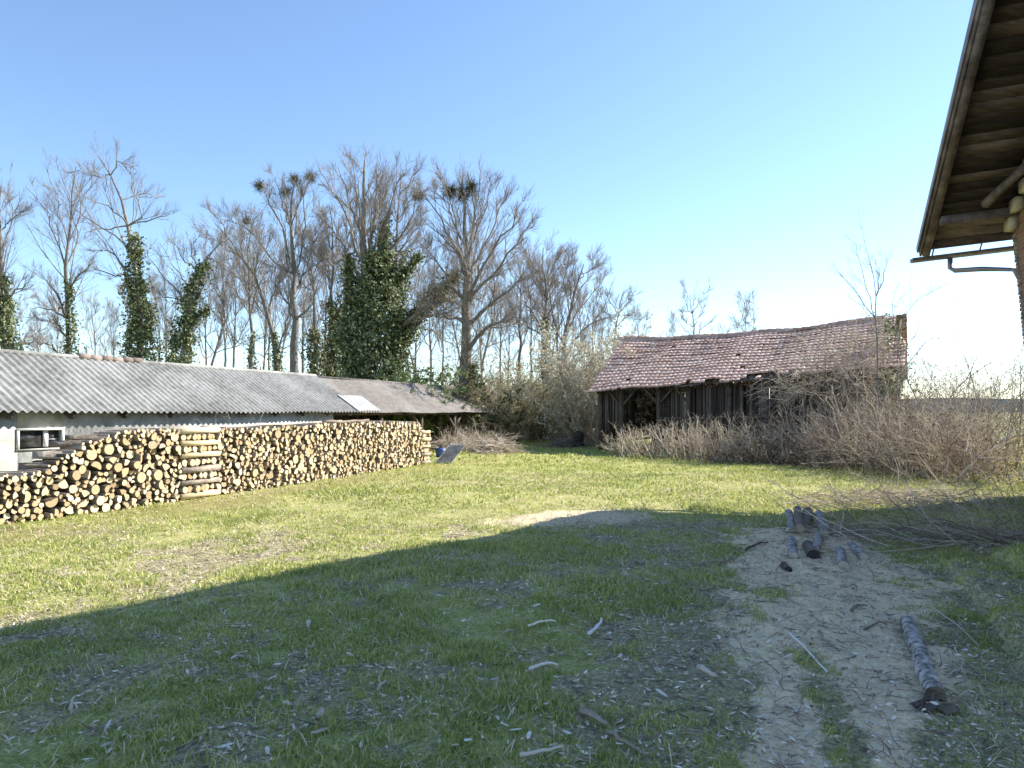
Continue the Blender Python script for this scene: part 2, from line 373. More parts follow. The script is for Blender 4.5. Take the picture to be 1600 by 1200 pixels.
GX, GY, GHt, GW = map(np.concatenate, (GX, GY, GHt, GW))
N = len(GX); az = rng.random(N)*6.283; lean = rng.random(N)*.9+.15; la = rng.random(N)*6.283
base = np.stack([GX, GY, gh(GX, GY)-.005], 1)
wv = np.stack([np.cos(az), np.sin(az), az*0], 1)*GW[:, None]
lv = np.stack([np.cos(la), np.sin(la), la*0], 1)*(GHt*lean)[:, None]
up = np.zeros((N, 3)); up[:, 2] = GHt
Vg = np.stack([base-wv, base+wv, base+up*.6+lv*.35+wv*.7, base+up*.6+lv*.35-wv*.7, base+up*.9+lv], 1).reshape(-1, 3)
b5 = np.arange(N)*5
mb = MB().add(Vg, np.stack([b5, b5+1, b5+2, b5+3], 1)); mb.f.append(np.stack([b5+3, b5+2, b5+4], 1)); mb.m.append(0)
M['grass'] = mat('grass_blade', [(.12, (.14, .19, .05)), (.40, (.32, .38, .095)), (.58, (.48, .49, .15)), (.78, (.70, .64, .33))], 1.1, bump=0, island=.5, trans=.35, rough=.6, detail=3)
tag(mb.build('grass', M['grass']), 'short spring grass over the whole yard, pale in sun and dark in the roof shadow', 'grass', kind='stuff')

n = 42000; x, y = blades(n, 3.1, 20, 1, 1, 1.5)
kp = (fbm(x*.9, y*.9, 91)+rng.random(n)*.4 > .60) & (rng.random(n) > sawdust(x, y)) & ~(((x-PA[0])*PN[0]+(y-PA[1])*PN[1] < .1)); x, y = x[kp], y[kp]; n = len(x)
a = rng.random(n)*6.283; L = rng.uniform(.03, .13, n); e = rng.uniform(0, .5, n)
P = np.stack([x, y, gh(x, y)+rng.uniform(.01, .035, n)], 1); d = np.stack([np.cos(a)*np.cos(e), np.sin(a)*np.cos(e), np.sin(e)], 1)*L[:, None]; sw = np.stack([-np.sin(a), np.cos(a), a*0], 1)*(.0016+.0003*y)[:, None]
Vd = np.stack([P-sw, P+sw, P+d*.55+sw+[0, 0, .012], P+d*.55-sw+[0, 0, .012], P+d], 1).reshape(-1, 3); b5 = np.arange(n)*5
mb = MB().add(Vd, np.stack([b5, b5+1, b5+2, b5+3], 1)); mb.f.append(np.stack([b5+3, b5+2, b5+4], 1)); mb.m.append(0)
M['drygrass'] = mat('dry_grass_blade', [(.2, (.30, .22, .13)), (.5, (.52, .43, .28)), (.8, (.74, .67, .50))], 2, bump=0, island=.6, trans=.2)
tag(mb.build('dry_grass', M['drygrass']), 'pale dead grass blades lying among the green', 'dry grass', kind='stuff')

# ------------------------------------------------------------------ tree machinery
def unit(a): return a/(np.linalg.norm(a, axis=-1, keepdims=True)+1e-9)
def shoots(P, D, L, R0, K, wob, upb, taper=.35):
    N = len(P); pts = np.zeros((N, K+1, 3)); pts[:, 0] = P; d = unit(D)
    for k in range(K):
        d = unit(d+rng.normal(0, wob, (N, 3))+np.array([0, 0, upb]))
        pts[:, k+1] = pts[:, k]+d*(L/K)[:, None]
    rad = R0[:, None]*np.linspace(1, taper, K+1)[None]
    return pts, rad
def kids(pts, rad, n, tmin, tmax, a0, a1, lf, L, rf, lmin=0):
    N, K1, _ = pts.shape
    idx = np.repeat(np.arange(N), n); t = tmin+(tmax-tmin)*rng.random(len(idx)); f = t*(K1-1); k = np.minimum(f.astype(int), K1-2); fr = (f-k)[:, None]
    P = pts[idx, k]*(1-fr)+pts[idx, k+1]*fr; T = unit(pts[idx, k+1]-pts[idx, k])
    rr = rad[idx, k]*(1-fr[:, 0])+rad[idx, k+1]*fr[:, 0]
    rv = unit(np.cross(T, rng.normal(size=T.shape))); a = a0+(a1-a0)*rng.random(len(idx))
    D = T*np.cos(a)[:, None]+rv*np.sin(a)[:, None]
    LL = L[idx]*lf*(1.15-.75*t)*(.6+.8*rng.random(len(idx)))
    return P, D, np.maximum(LL, lmin), np.minimum(rr*rf, rr*.9)
def resample(pts, K, jit=0):
    pts = np.asarray(pts, float); d = np.r_[0, np.cumsum(np.linalg.norm(np.diff(pts, axis=0), axis=1))]
    t = np.linspace(0, d[-1], K)
    o = np.stack([np.interp(t, d, pts[:, c]) for c in range(3)], 1)
    o2 = o.copy(); o2[1:-1] = (o[:-2]+2*o[1:-1]+o[2:])/4
    if jit: o2[1:] += rng.normal(0, jit, (K-1, 3))
    return o2, d[-1]
def ivy_on(mb, P, r, dens, size=(.09, .2), rough=.5, shaggy=.55):
    """leaf clumps round a polyline P with cover radius r (array)"""
    seg = np.linalg.norm(np.diff(P, axis=0), axis=1); tot = seg.sum(); n = int(tot*dens)
    d = np.r_[0, np.cumsum(seg)]; t = rng.random(n)*tot
    c = np.stack([np.interp(t, d, P[:, q]) for q in range(3)], 1); rr = np.interp(t, d, r)
    a = rng.random(n)*6.283
    bulge = .45+.95*fbm(a*1.3+3, t*1.0, 71, 2)
    q = rr*bulge*(1-rough*rng.random(n)**2)+rng.random(n)**6*shaggy
    p = c+np.stack([np.cos(a)*q, np.sin(a)*q, rng.normal(0, .15, n)], 1)
    p = p[fbm(a*1.6+9, t*1.9, 83, 2)+rng.random(n)*.12 > .44]; n = len(p)
    mb.leaves(p, rng.uniform(*size, n))
def tree(label, D, base_px, trunk, limbs, r0=.28, ivy=None, ivy_dens=700, dens=1.0, mist=(), name='bare_tree', cat='tree', twigm='twig', group=None, mist_r=.55, vine=None, lvl=(9, 7, 5), spread=1.0, sz=1.0):
    g0 = W(base_px, HZ+F*H/D, D); root = thing(name, label, cat, (g0[0], D, 0), group)
    tp = [W(x, y, D+(rng.normal(0, .25*sz) if q else 0)) for q, (x, y) in enumerate(trunk)]; tp[0][2] = -.1
    tp = np.array(tp)
    K = 12
    TP, TL = resample(tp, K, .06*sz)
    mb = MB(); tr = r0*.92*np.linspace(1, .08, K)**1.0; tr[0] *= 1.25
    mb.tubes(TP[None], tr[None], 8)
    LP, LL, LR = [TP[3:]], [TL*.7], [tr[3:]]
    P9 = []
    P9.append(resample(TP[4:], 9)[0]); Ls = [TL*.6]; Rs = [np.linspace(tr[4], tr[-1], 9)]
    for lb in limbs:
        off = rng.normal(0, .8*sz)
        pp = [W(x, y, D+off*q) for q, (x, y) in enumerate(lb)]
        i0 = np.argmin(np.abs(TP[:, 2]-pp[0][2])); pp[0] = TP[i0] if abs(pp[0][0]-TP[i0][0]) < 1.2 else pp[0]
        lp, L = resample(pp, 9, .07*sz)
        lr = np.linspace(max(tr[i0]*.5, .04*sz), .012*sz, 9)
        mb.tubes(lp[None], lr[None], 6)
        P9.append(lp); Ls.append(L); Rs.append(lr)
    mb.build('trunk', M['bark'], root, smooth=True)
    P9 = np.stack(P9); Ls = np.array(Ls); Rs = np.stack(Rs)
    cr = MB()
    n1 = max(2, int(lvl[0]*dens))
    sj = TP[1:, :].copy()
    P, Dd, L, r = kids(P9, Rs, n1, .12, .97, .25*spread, .7*spread, .40, Ls, .45, .7*sz)
    p1, r1 = shoots(P, Dd, L, np.clip(r, .014*sz, .036*sz), 5, .085, .09); cr.tubes(p1, r1, 4)
    P, Dd, L, r = kids(p1, r1, max(2, int(lvl[1]*dens)), .1, .95, .25, .7, .52, L, .55, .45*sz)
    p2, r2 = shoots(P, Dd, L, np.clip(r, .009*sz, .015*sz), 4, .09, .08); cr.tubes(p2, r2, 3)
    P, Dd, L, r = kids(p2, r2, max(2, int(lvl[2]*dens)), .1, 1, .25, .7, .62, L, .6, .35*sz)
    p3, r3 = shoots(P, Dd, L, np.clip(r, .0055*sz, .008*sz), 3, .10, .05); cr.tubes(p3, r3, 3)
    cr.build('crown', M[twigm], root)
    if ivy:
        iv = MB()
        for pl, ra in ivy:
            pp = np.array([W(x, y, D) for x, y in pl])
            for q in range(len(pp)):
                pp[q][1] = np.interp(pp[q][2], TP[:, 2], TP[:, 1])
            rp, _ = resample(pp, 12, .05)
            ivy_on(iv, rp, np.interp(np.linspace(0, 1, 12), np.linspace(0, 1, len(ra)), ra)/F*D, ivy_dens*1.25*np.mean(ra)/14)
        iv.build('ivy', M['ivy'], root)
    if vine:
        vb = MB(); y0, y1, hw, n = vine
        zz = rng.random(n); q = np.array([W(base_px, y0+(y1-y0)*s, D) for s in zz]); q[:, 0] += rng.normal(0, hw/F*D*.5, n); q[:, 1] += rng.normal(0, .4, n)
        dd = rng.normal(size=(n, 3))*np.array([.7, .7, .3])+np.array([0, 0, .6])
        p, rr = shoots(q, dd, rng.uniform(.8, 2.2, n), np.full(n, .012), 4, .3, .02); vb.tubes(p, rr, 3)
        vb.build('climbing_vine', M['twig_vine'], root)
    for mx, my in mist:
        ms = MB(); c = W(mx, my, D); n = 260
        dd = rng.normal(size=(n, 3)); p, rr = shoots(np.repeat(c[None], n, 0), dd, rng.uniform(.5, 1, n)*mist_r, np.full(n, .011), 3, .25, 0); ms.tubes(p, rr, 3)
        ms.leaves(p[::3, -1]+rng.normal(0, .05, (len(p[::3]), 3)), .06)
        ms.build('mistletoe', M['mistle'], root)
    return root
def autolimbs(x, ytop, ybot, spread, n=8, seed=0):
    r = random.Random(seed); out = []
    for k in range(n):
        f = (k+.5)/n; y = ybot+(ytop-ybot)*f*.7; sg = 1 if k % 2 else -1
        w_ = spread*(.5+r.random()*.6)*(1-.4*f); h_ = (ybot-ytop)*(.25+.2*r.random())
        out.append([(x, y), (x+sg*w_*.4, y-h_*.45), (x+sg*w_*.8, y-h_*.8), (x+sg*w_, max(ytop, y-h_*1.15))])
    return out

# ------------------------------------------------------------------ the named trees
tree('ivy-wrapped tree cut by the left edge of the photo, above the shed roof', 40, 5, [(5, 700), (6, 560), (3, 440), (-2, 350), (3, 288)],
     [[(3, 400), (18, 345), (12, 300)], [(1, 420), (-22, 360), (-30, 320)], [(4, 380), (28, 335), (40, 330)], [(8, 455), (30, 450), (50, 440)], [(10, 540), (45, 530), (60, 520)]], .3,
     ivy=[([(6, 700), (6, 560), (3, 430)], (30, 24, 9))], ivy_dens=900)
tree('tall bare tree with upswept limbs and a thin ivy sleeve, second from the left edge', 44, 110, [(112, 700), (108, 570), (105, 480), (104, 400), (110, 330), (118, 262)],
     [[(104, 425), (85, 355), (60, 310), (38, 288)], [(104, 400), (95, 335), (82, 290), (72, 262)], [(106, 370), (128, 320), (140, 280), (152, 262)], [(103, 478), (75, 440), (52, 422)], [(105, 450), (125, 425), (150, 410)], [(104, 500), (72, 480), (48, 482)], [(106, 430), (120, 380), (112, 320), (98, 270)], [(105, 520), (85, 500), (55, 500)], [(103, 560), (80, 540), (60, 535)]], .27,
     ivy=[([(113, 700), (109, 560), (105, 440)], (13, 10, 4))], ivy_dens=500)
tree('crooked tree with thick ivy collar and wildly twisting upper limbs', 41, 218, [(218, 700), (218, 560), (216, 470), (211, 410), (208, 368), (196, 330), (184, 290), (173, 258), (150, 242)],
     [[(211, 368), (226, 345), (217, 312), (203, 285), (201, 252)], [(222, 350), (245, 342), (268, 334)], [(207, 398), (178, 365), (140, 345), (118, 325), (98, 296)], [(178, 366), (152, 360), (132, 362)], [(207, 420), (182, 408), (170, 392), (150, 385), (138, 392)], [(198, 345), (170, 320), (142, 312), (126, 300)], [(182, 290), (152, 275), (120, 270)], [(206, 446), (172, 430), (145, 415)], [(216, 318), (228, 300), (244, 312)], [(176, 265), (186, 250), (210, 262)]], .3,
     ivy=[([(220, 700), (219, 600), (217, 500), (214, 440)], (22, 22, 20, 15)), ([(214, 445), (211, 370)], (14, 7))], ivy_dens=1000, dens=.85)
tree('leaning ivy-covered tree with a forked stub branch to its right', 37, 272, [(268, 700), (280, 590), (288, 530), (292, 480), (300, 440), (322, 405), (345, 375)],
     [[(292, 502), (308, 492), (330, 480)], [(297, 458), (285, 430), (266, 412), (250, 380)], [(292, 470), (264, 440), (242, 412), (226, 388)], [(302, 432), (286, 402), (270, 376)], [(294, 478), (262, 462), (236, 470)], [(310, 418), (300, 395), (305, 370)], [(322, 405), (345, 412), (350, 430)]], .26,
     ivy=[([(268, 700), (280, 585), (289, 520)], (20, 17, 13)), ([(289, 530), (293, 480), (302, 440), (318, 410)], (13, 10, 9, 5)), ([(290, 508), (308, 494), (326, 482)], (8, 7, 3))], ivy_dens=900, dens=.8)
tree('slim bare tree with grey forked stem left of the mistletoe tree', 47, 393, [(395, 700), (393, 560), (390, 460), (386, 380), (392, 335)], autolimbs(388, 335, 500, 38, 8, 4), .2, ivy=[([(395, 700), (393, 600), (391, 520)], (8, 7, 3))])
tree('bare tree whose stem leans far out to the left over the shed', 43, 434, [(435, 700), (433, 570), (424, 500), (402, 435), (372, 392), (338, 350)],
     [[(428, 508), (432, 440), (426, 385)], [(402, 436), (405, 390), (395, 350)], [(372, 392), (350, 385), (325, 370)], [(385, 405), (378, 360), (365, 335)], [(360, 380), (348, 350), (330, 330)], [(432, 560), (450, 500), (455, 470)]], .24, ivy=[([(436, 700), (433, 580), (427, 520)], (11, 9, 3))], mist=[(385, 345)], mist_r=.4)
tree('tall straight bare tree topped with several dark mistletoe balls', 41, 460, [(463, 700), (460, 560), (459, 450), (457, 380), (454, 320), (462, 278)],
     [[(459, 432), (441, 352), (421, 312), (403, 290)], [(458, 400), (450, 335), (443, 285)], [(459, 440), (476, 365), (472, 310), (486, 272)], [(460, 445), (432, 412), (400, 372), (370, 348), (345, 342)], [(459, 470), (480, 420), (500, 380)], [(458, 370), (468, 320), (476, 280)], [(456, 350), (438, 310), (430, 275)], [(459, 500), (440, 460), (425, 440)], [(460, 520), (475, 490), (490, 470)]], .36,
     mist=[(447, 300), (460, 280), (405, 291), (484, 277)])
tree('bare tree with pale green ivy skirt right of the tall mistletoe tree', 42, 494, [(496, 700), (493, 570), (491, 470), (484, 410), (472, 370)], autolimbs(487, 355, 470, 34, 6, 9), .22,
     ivy=[([(497, 700), (494, 600), (492, 520)], (19, 16, 8))], ivy_dens=700, vine=(690, 500, 30, 160))
tree('narrow dark ivy column standing left of the great ivy-clad tree', 43, 524, [(525, 700), (521, 520), (517, 430), (524, 360), (515, 320)], autolimbs(519, 330, 450, 40, 7, 14), .25,
     ivy=[([(526, 700), (522, 580), (519, 470)], (19, 15, 8))], ivy_dens=1300)
tree('great spreading tree smothered in a huge mass of ivy', 37, 580, [(582, 700), (578, 560), (573, 480), (569, 410), (568, 330), (572, 250)],
     [[(571, 425), (555, 380), (541, 332), (516, 295), (498, 262)], [(571, 405), (563, 335), (556, 285), (548, 252)], [(574, 400), (586, 335), (584, 275), (592, 250)], [(578, 425), (600, 355), (616, 305), (628, 268)], [(566, 440), (532, 375), (508, 345), (488, 325)], [(580, 430), (625, 375), (648, 335), (655, 300)], [(570, 380), (540, 300), (530, 262)], [(575, 385), (602, 310), (607, 262)], [(590, 470), (618, 405), (640, 370), (660, 352)], [(560, 470), (535, 420), (510, 395)], [(612, 525), (650, 492), (682, 455), (712, 430)], [(660, 478), (700, 470), (720, 476)]], .5,
     ivy=[([(583, 700), (580, 620), (584, 540), (590, 470), (592, 395)], (46, 42, 50, 42, 13)), ([(600, 560), (650, 495), (682, 458), (712, 430)], (16, 14, 11, 4)), ([(548, 640), (546, 520), (545, 400)], (10, 9, 4)), ([(600, 470), (625, 430), (655, 400)], (9, 7, 3)), ([(590, 440), (598, 385), (602, 350)], (12, 8, 3))], ivy_dens=1500, mist=[(655, 306)], dens=1.15)
tree('tall bare tree rising behind the right shoulder of the ivy mass', 45, 622, [(624, 700), (620, 500), (618, 420), (622, 350), (628, 275)], autolimbs(622, 268, 420, 48, 10, 21), .28, ivy=[([(636, 470), (630, 420), (628, 395)], (6, 5, 2))])
tree('broad vine-tangled tree with twin mistletoe clumps in its round crown', 35, 726, [(724, 700), (727, 580), (727, 490), (728, 420), (726, 350), (722, 285)],
     [[(726, 445), (710, 385), (690, 342), (672, 312), (655, 292)], [(727, 425), (712, 345), (700, 300), (690, 280)], [(728, 425), (742, 345), (746, 295), (750, 272)], [(729, 445), (756, 392), (776, 342), (792, 298)], [(730, 480), (766, 432), (800, 390), (832, 345)], [(731, 505), (772, 470), (812, 440), (842, 428)], [(724, 465), (692, 422), (666, 382)], [(728, 460), (765, 400), (800, 350), (815, 310)], [(727, 400), (760, 330), (770, 280)], [(726, 520), (690, 490), (665, 470)], [(728, 540), (760, 510), (790, 500), (820, 495)], [(727, 380), (702, 320), (680, 300)]], .44,
     mist=[(703, 298), (736, 292), (722, 306)], vine=(690, 420, 46, 900), mist_r=.75, dens=1.15,
     ivy=[([(728, 700), (730, 620), (735, 570)], (26, 20, 8))], ivy_dens=500)
tree('slim bare tree between the vine-tangled tree and the twin-stemmed one', 47, 812, [(813, 700), (811, 560), (813, 480), (818, 410)], autolimbs(814, 395, 540, 45, 8, 31), .2, ivy=[([(813, 700), (811, 600)], (8, 5))])
tree('bare tree with ivy-flecked lower stem, left of the two-stemmed tree near the barn', 46, 856, [(858, 700), (855, 570), (852, 470), (848, 388)],
     autolimbs(850, 385, 540, 50, 10, 37)+[[(853, 500), (880, 440), (890, 400)]], .28, ivy=[([(858, 700), (855, 600), (853, 500)], (10, 9, 5))], vine=(690, 560, 26, 160))
tree('two-stemmed dark tree fanning right toward the tiled barn', 44, 878, [(880, 700), (876, 600), (884, 520), (896, 460), (912, 412)],
     [[(876, 600), (868, 510), (852, 440), (856, 405)], [(880, 560), (908, 515), (940, 495), (985, 492)], [(884, 520), (915, 470), (940, 440)], [(890, 490), (890, 440), (898, 408)], [(896, 465), (925, 430), (938, 412)], [(878, 580), (905, 545), (925, 540)], [(880, 540), (860, 500), (838, 480)], [(900, 450), (925, 420), (930, 400)]], .32, ivy=[([(880, 700), (877, 610), (880, 560)], (9, 8, 4))], dens=1.1)
tree('gnarled low tree showing above the pale shrub left of the barn roof', 56, 962, [(958, 680), (960, 540), (966, 490), (974, 455)],
     [[(962, 520), (985, 490), (1000, 500)], [(963, 510), (945, 480), (935, 462)], [(968, 482), (985, 465), (992, 455)], [(966, 495), (950, 465), (955, 450)]], .2)
tree('faint bare tree beyond the barn ridge, left of the bushier one', 62, 1080, [(1082, 680), (1082, 560), (1083, 500), (1085, 450)], autolimbs(1083, 448, 540, 34, 7, 44), .16, dens=.8)
tree('faint bushy bare tree beyond the middle of the barn ridge', 66, 1165, [(1165, 680), (1165, 560), (1166, 500), (1168, 470)], autolimbs(1166, 465, 540, 26, 7, 45), .14, dens=.9)

# rear rows, copies of three templates
tmpl = []
for q in range(4):
    D0 = 50
    r_ = tree('x', D0, 800, [(800, HZ+F*H/D0), (800+random.uniform(-6, 6), 580), (800+random.uniform(-12, 12), 480), (800+random.uniform(-16, 16), 370)],
              autolimbs(800, 365, 560, 42, 7, 60+q), .16, dens=1.05, group='slender bare trees crowding behind the front row')
    tmpl.append(r_)
spots = [(30, 62, .62), (62, 66, .6), (150, 60, .68), (178, 64, .6), (245, 58, .75), (262, 66, .8), (320, 56, .82), (338, 54, .9), (352, 62, 1.0), (368, 58, .92), (412, 55, .85), (446, 64, .9), (478, 52, .82), (508, 58, .95), (540, 60, .9),
         (640, 52, .85), (655, 60, .95), (672, 56, .9), (690, 64, .85), (760, 56, .95), (778, 62, .9), (795, 54, .7), (832, 60, .9), (868, 64, .85), (905, 58, .8), (925, 62, .72), (942, 56, .62), (985, 66, .45), (15, 70, .7), (88, 72, .7), (200, 70, .75), (290, 68, .7), (425, 70, .95), (560, 70, .9), (610, 66, .9), (715, 70, .9), (748, 68, .8), (845, 70, .8), (1000, 78, .6), (1050, 80, .55), (1130, 82, .5)]
for k, (px, D, s) in enumerate(spots):
    o = tmpl[k] if k < 4 else copy_tree(tmpl[k % 4])
    o.location = ((px-800)/F*D, D, 0); o.rotation_euler = (0, 0, random.uniform(0, 6.28)); o.scale = (s*1.0, s*1.0, s*D/50)
    o['label'] = 'slender bare background tree without ivy in the crowded rows behind the front trees'
    o['category'] = 'tree'

# ------------------------------------------------------------------ shrubs
def shrub(name, label, x, y, rad, height, nst, twigm, leafm=None, nleaf=0, lsize=.09, up=.02, group=None, kind=None, th=.012, lean=(0, 0), cat='shrub', spread=.5, wob=.2, sub=5, ysq=1.0):
    root = thing(name, label, cat, (x, y, 0), group)
    n = nst; a = rng.random(n)*6.283; q = np.sqrt(rng.random(n))*rad
    P = np.stack([x+np.cos(a)*q, y+np.sin(a)*q*ysq, np.full(n, -.03)], 1)
    D = np.stack([np.cos(a)*spread*rng.random(n)+lean[0], np.sin(a)*spread*rng.random(n)+lean[1], np.ones(n)*.9], 1)+rng.normal(0, .15, (n, 3))
    L = height*rng.uniform(.55, 1.15, n)
    p1, r1 = shoots(P, D, L, np.full(n, th*1.3)*np.exp(rng.normal(0, .45, n)), 7, wob, up)
    mb = MB().tubes(p1, r1, 4)
    P, Dd, L2, r = kids(p1, r1, sub, .15, 1, .3, 1.0, .45, L, .6, .15)
    p2, r2 = shoots(P, Dd, L2, np.clip(r, th*.45, th), 4, wob*1.2, up*.5); mb.tubes(p2, r2, 3)
    P, Dd, L3, r = kids(p2, r2, 3, .2, 1, .3, 1.1, .5, L2, .6, .1)
    p3, r3 = shoots(P, Dd, L3, np.clip(r, th*.3, th*.5), 3, wob, up*.5); mb.tubes(p3, r3, 3)
    mb.build('stems', M[twigm], root)
    if leafm:
        src = np.concatenate([p2.reshape(-1, 3), p3.reshape(-1, 3)]); pk = src[rng.integers(0, len(src), nleaf)]+rng.normal(0, .06, (nleaf, 3))
        if leafm == 'deadleaf_shade': pk[:, 2] = np.abs(pk[:, 2])*rng.random(nleaf)**.6  # dead leaves sunk to the base as a dark mass imitating shade
        MB().leaves(pk, rng.uniform(.6, 1.3, nleaf)*lsize).build('foliage', M[leafm], root)
    return root
def gx(px, D): return (px-800)/F*D
shrub('evergreen_bush', 'light green leafy bush rising over the shed roof right of the ivy mass', gx(630, 34), 34, 1.3, 3.6, 60, 'twig', 'leaf_green', 9000, .14)
shrub('evergreen_bush', 'low dark green bush behind the shed ridge near the vine-tangled tree', gx(662, 34), 34.5, 1.1, 2.9, 50, 'twig', 'leaf_dark', 7000, .13)
shrub('evergreen_bush', 'dark ivy bush at the foot of the vine-tangled tree behind the shed end', gx(742, 39), 39, 1.2, 3.4, 60, 'twig', 'leaf_dark', 4000, .14)
shrub('evergreen_bush', 'dark leafy bush among pale scrub, half way between shed end and barn', gx(822, 42.5), 42.5, 1.1, 2.6, 40, 'twig', 'leaf_dark', 3000, .13)
shrub('evergreen_bush', 'tall dark evergreen bush just left of the pale shrub by the barn', gx(893, 46), 46, .9, 4.6, 50, 'twig', 'leaf_dark', 4000, .13)
for px, D, h_, lab in ((775, 41, 3.6, 'pale budding shrub right behind the open end of the shed'), (850, 44, 4.0, 'pale budding shrub in the middle of the gap between shed and barn'),
                       (876, 42, 2.8, 'low yellowish shrub at the end of the grass lane'), (800, 45, 4.8, 'tall tan scrub bush behind the dark leafy bush'), (838, 48, 4.6, 'tan scrub bush under the bare tree left of the two-stemmed tree')):
    shrub('budding_shrub', lab, gx(px, D), D, 1.5, h_, 90, 'straw', 'leaf_pale', 11000, .10)
shrub('catkin_willow', 'tall pale willow full of catkins rising beside the left end of the barn', gx(938, 38), 38, 1.5, 5.9, 120, 'straw', 'catkin', 26000, .11, up=.06, th=.016)
shrub('catkin_willow', 'smaller pale catkin willow peeping over the left end of the barn roof', gx(980, 41), 41, 1.7, 6.2, 90, 'straw', 'catkin', 16000, .11, up=.06)
shrub('dark_shrub', 'dark dense shrub under the willow at the shaded barn corner', gx(915, 43), 43, .9, 2.6, 50, 'bramble', 'leaf_dark', 1200, .11)
k = 0
for px, D, h_, rd in ((20, 50, 3.4, 2), (65, 52, 4, 2.2), (140, 48, 3.6, 2.2), (175, 46, 3.4, 1.8), (245, 47, 4.6, 2.0), (310, 46, 3.6, 2), (350, 48, 4, 2), (405, 46, 3.5, 2), (475, 46, 4, 1.8), (548, 46, 4, 2), (660, 44, 3.6, 2), (695, 42, 4, 2), (910, 46, 3.2, 2), (765, 47, 4.6, 2), (1020, 50, 4.4, 2), (1110, 54, 4.6, 2.4)):
    o = shrub('scrub_thicket', 'twiggy brown scrub thicket filling the space beneath the bare trees', gx(px, D), D, rd, h_*1.35, 90, 'straw' if k % 2 else 'twig', 'deadleaf_shade', 500, .10, group='scrub thickets beneath the bare trees'); k += 1

# ------------------------------------------------------------------ the long shed
E0 = np.array([-9.6, 13.3, 0]); sd = np.array([.354, .935, 0]); sn = np.array([.935, -.354, 0])
def SP(t, h, z): return E0+sd*t-sn*h+np.array([0, 0, z])
shed = thing('long_shed', 'long low whitewashed shed under a corrugated grey roof behind the woodpile', 'shed', tuple(SP(5, 0, 0)))
HW, RISE, EV = 2.0, 1.31, 1.75
def corrugated(t0, t1, wl, amp, name, m, sides=(1, -1), h0=-.0, wav=0, lo=0.0, hi=1.0, lift=0, sag=.03, skew=0):
    n = int((t1-t0)/wl*8); ts = np.linspace(t0, t1, n); mb = MB()
    for sgn in sides:
        rows = []; br = [lo, .52, .5201, hi] if hi > .6 else [lo, hi]
        us = []
        for a, b in zip(br[:-1], br[1:]): us += list(np.linspace(a, b, 6)[:-1]) if b-a > .01 else [a]
        us.append(hi)
        us = np.array(us)
        T, U = np.meshgrid(ts, us, indexing='ij')
        h = U*HW*1.0 if sgn > 0 else 2*HW-U*HW
        z = EV+U*RISE+amp*np.cos(T/wl*6.2832)+sag*(fbm(T*.5, U*2, 5)-.5)*2+lift+np.where(U < .52, .0, -.018)
        Tt = T+U*skew
        Vv = E0+Tt[..., None]*sd-h[..., None]*sn+z[..., None]*np.array([0, 0, 1.])
        nu = len(us); V2 = Vv.reshape(-1, 3)
        i, j = np.meshgrid(np.arange(n-1), np.arange(nu-1), indexing='ij'); b0 = i*nu+j
        mb.add(V2, np.stack([b0, b0+nu, b0+nu+1, b0+1], -1).reshape(-1, 4))
        mb.add(V2-np.array([0, 0, .012]), np.stack([b0, b0+1, b0+nu+1, b0+nu], -1).reshape(-1, 4))
        e = np.arange(n-1)*nu; off = len(V2)
        mb.v[-2:]; 
        V3 = np.concatenate([V2[::nu], V2[::nu]-np.array([0, 0, .012])]); q = np.arange(n-1)
        mb.add(V3, np.stack([q, n+q, n+q+1, q+1], 1))
    return mb.build(name, m, shed, smooth=True)
corrugated(-8, 12.35, .177, .028, 'roof', M['asbestos'])
o = corrugated(12.35, 24.4, .177, .010, 'roof', M['asbestos_old'], sag=.05, lift=-.03); o['label'] = 'older flatter pinkish grey roof half'
o = corrugated(12.0, 13.5, .177, .024, 'roof_patch', M['sheet_white'], sides=(1,), lo=0.0, hi=.42, lift=.035)
# ridge
mb = MB(); mb.tube([SP(-8, HW, EV+RISE-.01), SP(12.3, HW, EV+RISE-.01)], .055, 10)
mb.build('ridge_cap', M['asbestos'], shed, smooth=True)
mb = MB(); mb.tube([SP(12.3, HW, EV+RISE-.05), SP(24.4, HW, EV+RISE-.05)], .05, 10)
mb.build('ridge_cap', M['asbestos_old'], shed, smooth=True)
mb = MB()
for q in range(6):
    p = SP(3.05+q*.3, HW, EV+RISE+.0+random.uniform(-.01, .02)); mb.tube([p, p+sd*.29+np.array([0, 0, .01])], .075, 8)
mb.build('ridge_tiles', M['redbrick'], shed)
# walls
TH = .2; h0 = .32
def wallbox(mb, t0, t1, z0, z1, h=h0, th=TH): 
    mb.box((SP(t0, h, z0)+SP(t1, h+th, z1))/2, sd*(t1-t0)/2, sn*th/2, np.array([0, 0, (z1-z0)/2]))
mb = MB(); wt0, wt1, wz0, wz1 = .47, 1.40, 1.0, 1.40
wallbox(mb, -8, wt0, -.1, 1.92); wallbox(mb, wt1, 11, -.1, 1.92); wallbox(mb, wt0, wt1, -.1, wz0); wallbox(mb, wt0, wt1, wz1, 1.92)
wallbox(mb, -8, 11, -.1, 1.92, 2*HW-.5); mb.box(SP(10.9, HW, .95), sd*.1, sn*(HW-.5), np.array([0, 0, .97]))
mb.build('wall', M['plaster'], shed)
mb = MB()
for q in range(-8, 11): 
    for r_ in range(4):                       # projecting block joints
        pass
wz = (wz0+wz1)/2; tc_ = (wt0+wt1)/2
win = MB()
for (a, b, c, d) in ((wt0-.02, wt1+.02, wz1-.03, wz1+.015), (wt0-.02, wt0+.02, wz0, wz1-.03), (wt1-.02, wt1+.02, wz0, wz1-.03)):
    win.box(SP((a+b)/2, h0-.005, (c+d)/2), sd*(b-a)/2, sn*.03, np.array([0, 0, (d-c)/2]))
wo = win.build('window', M['white'], shed)
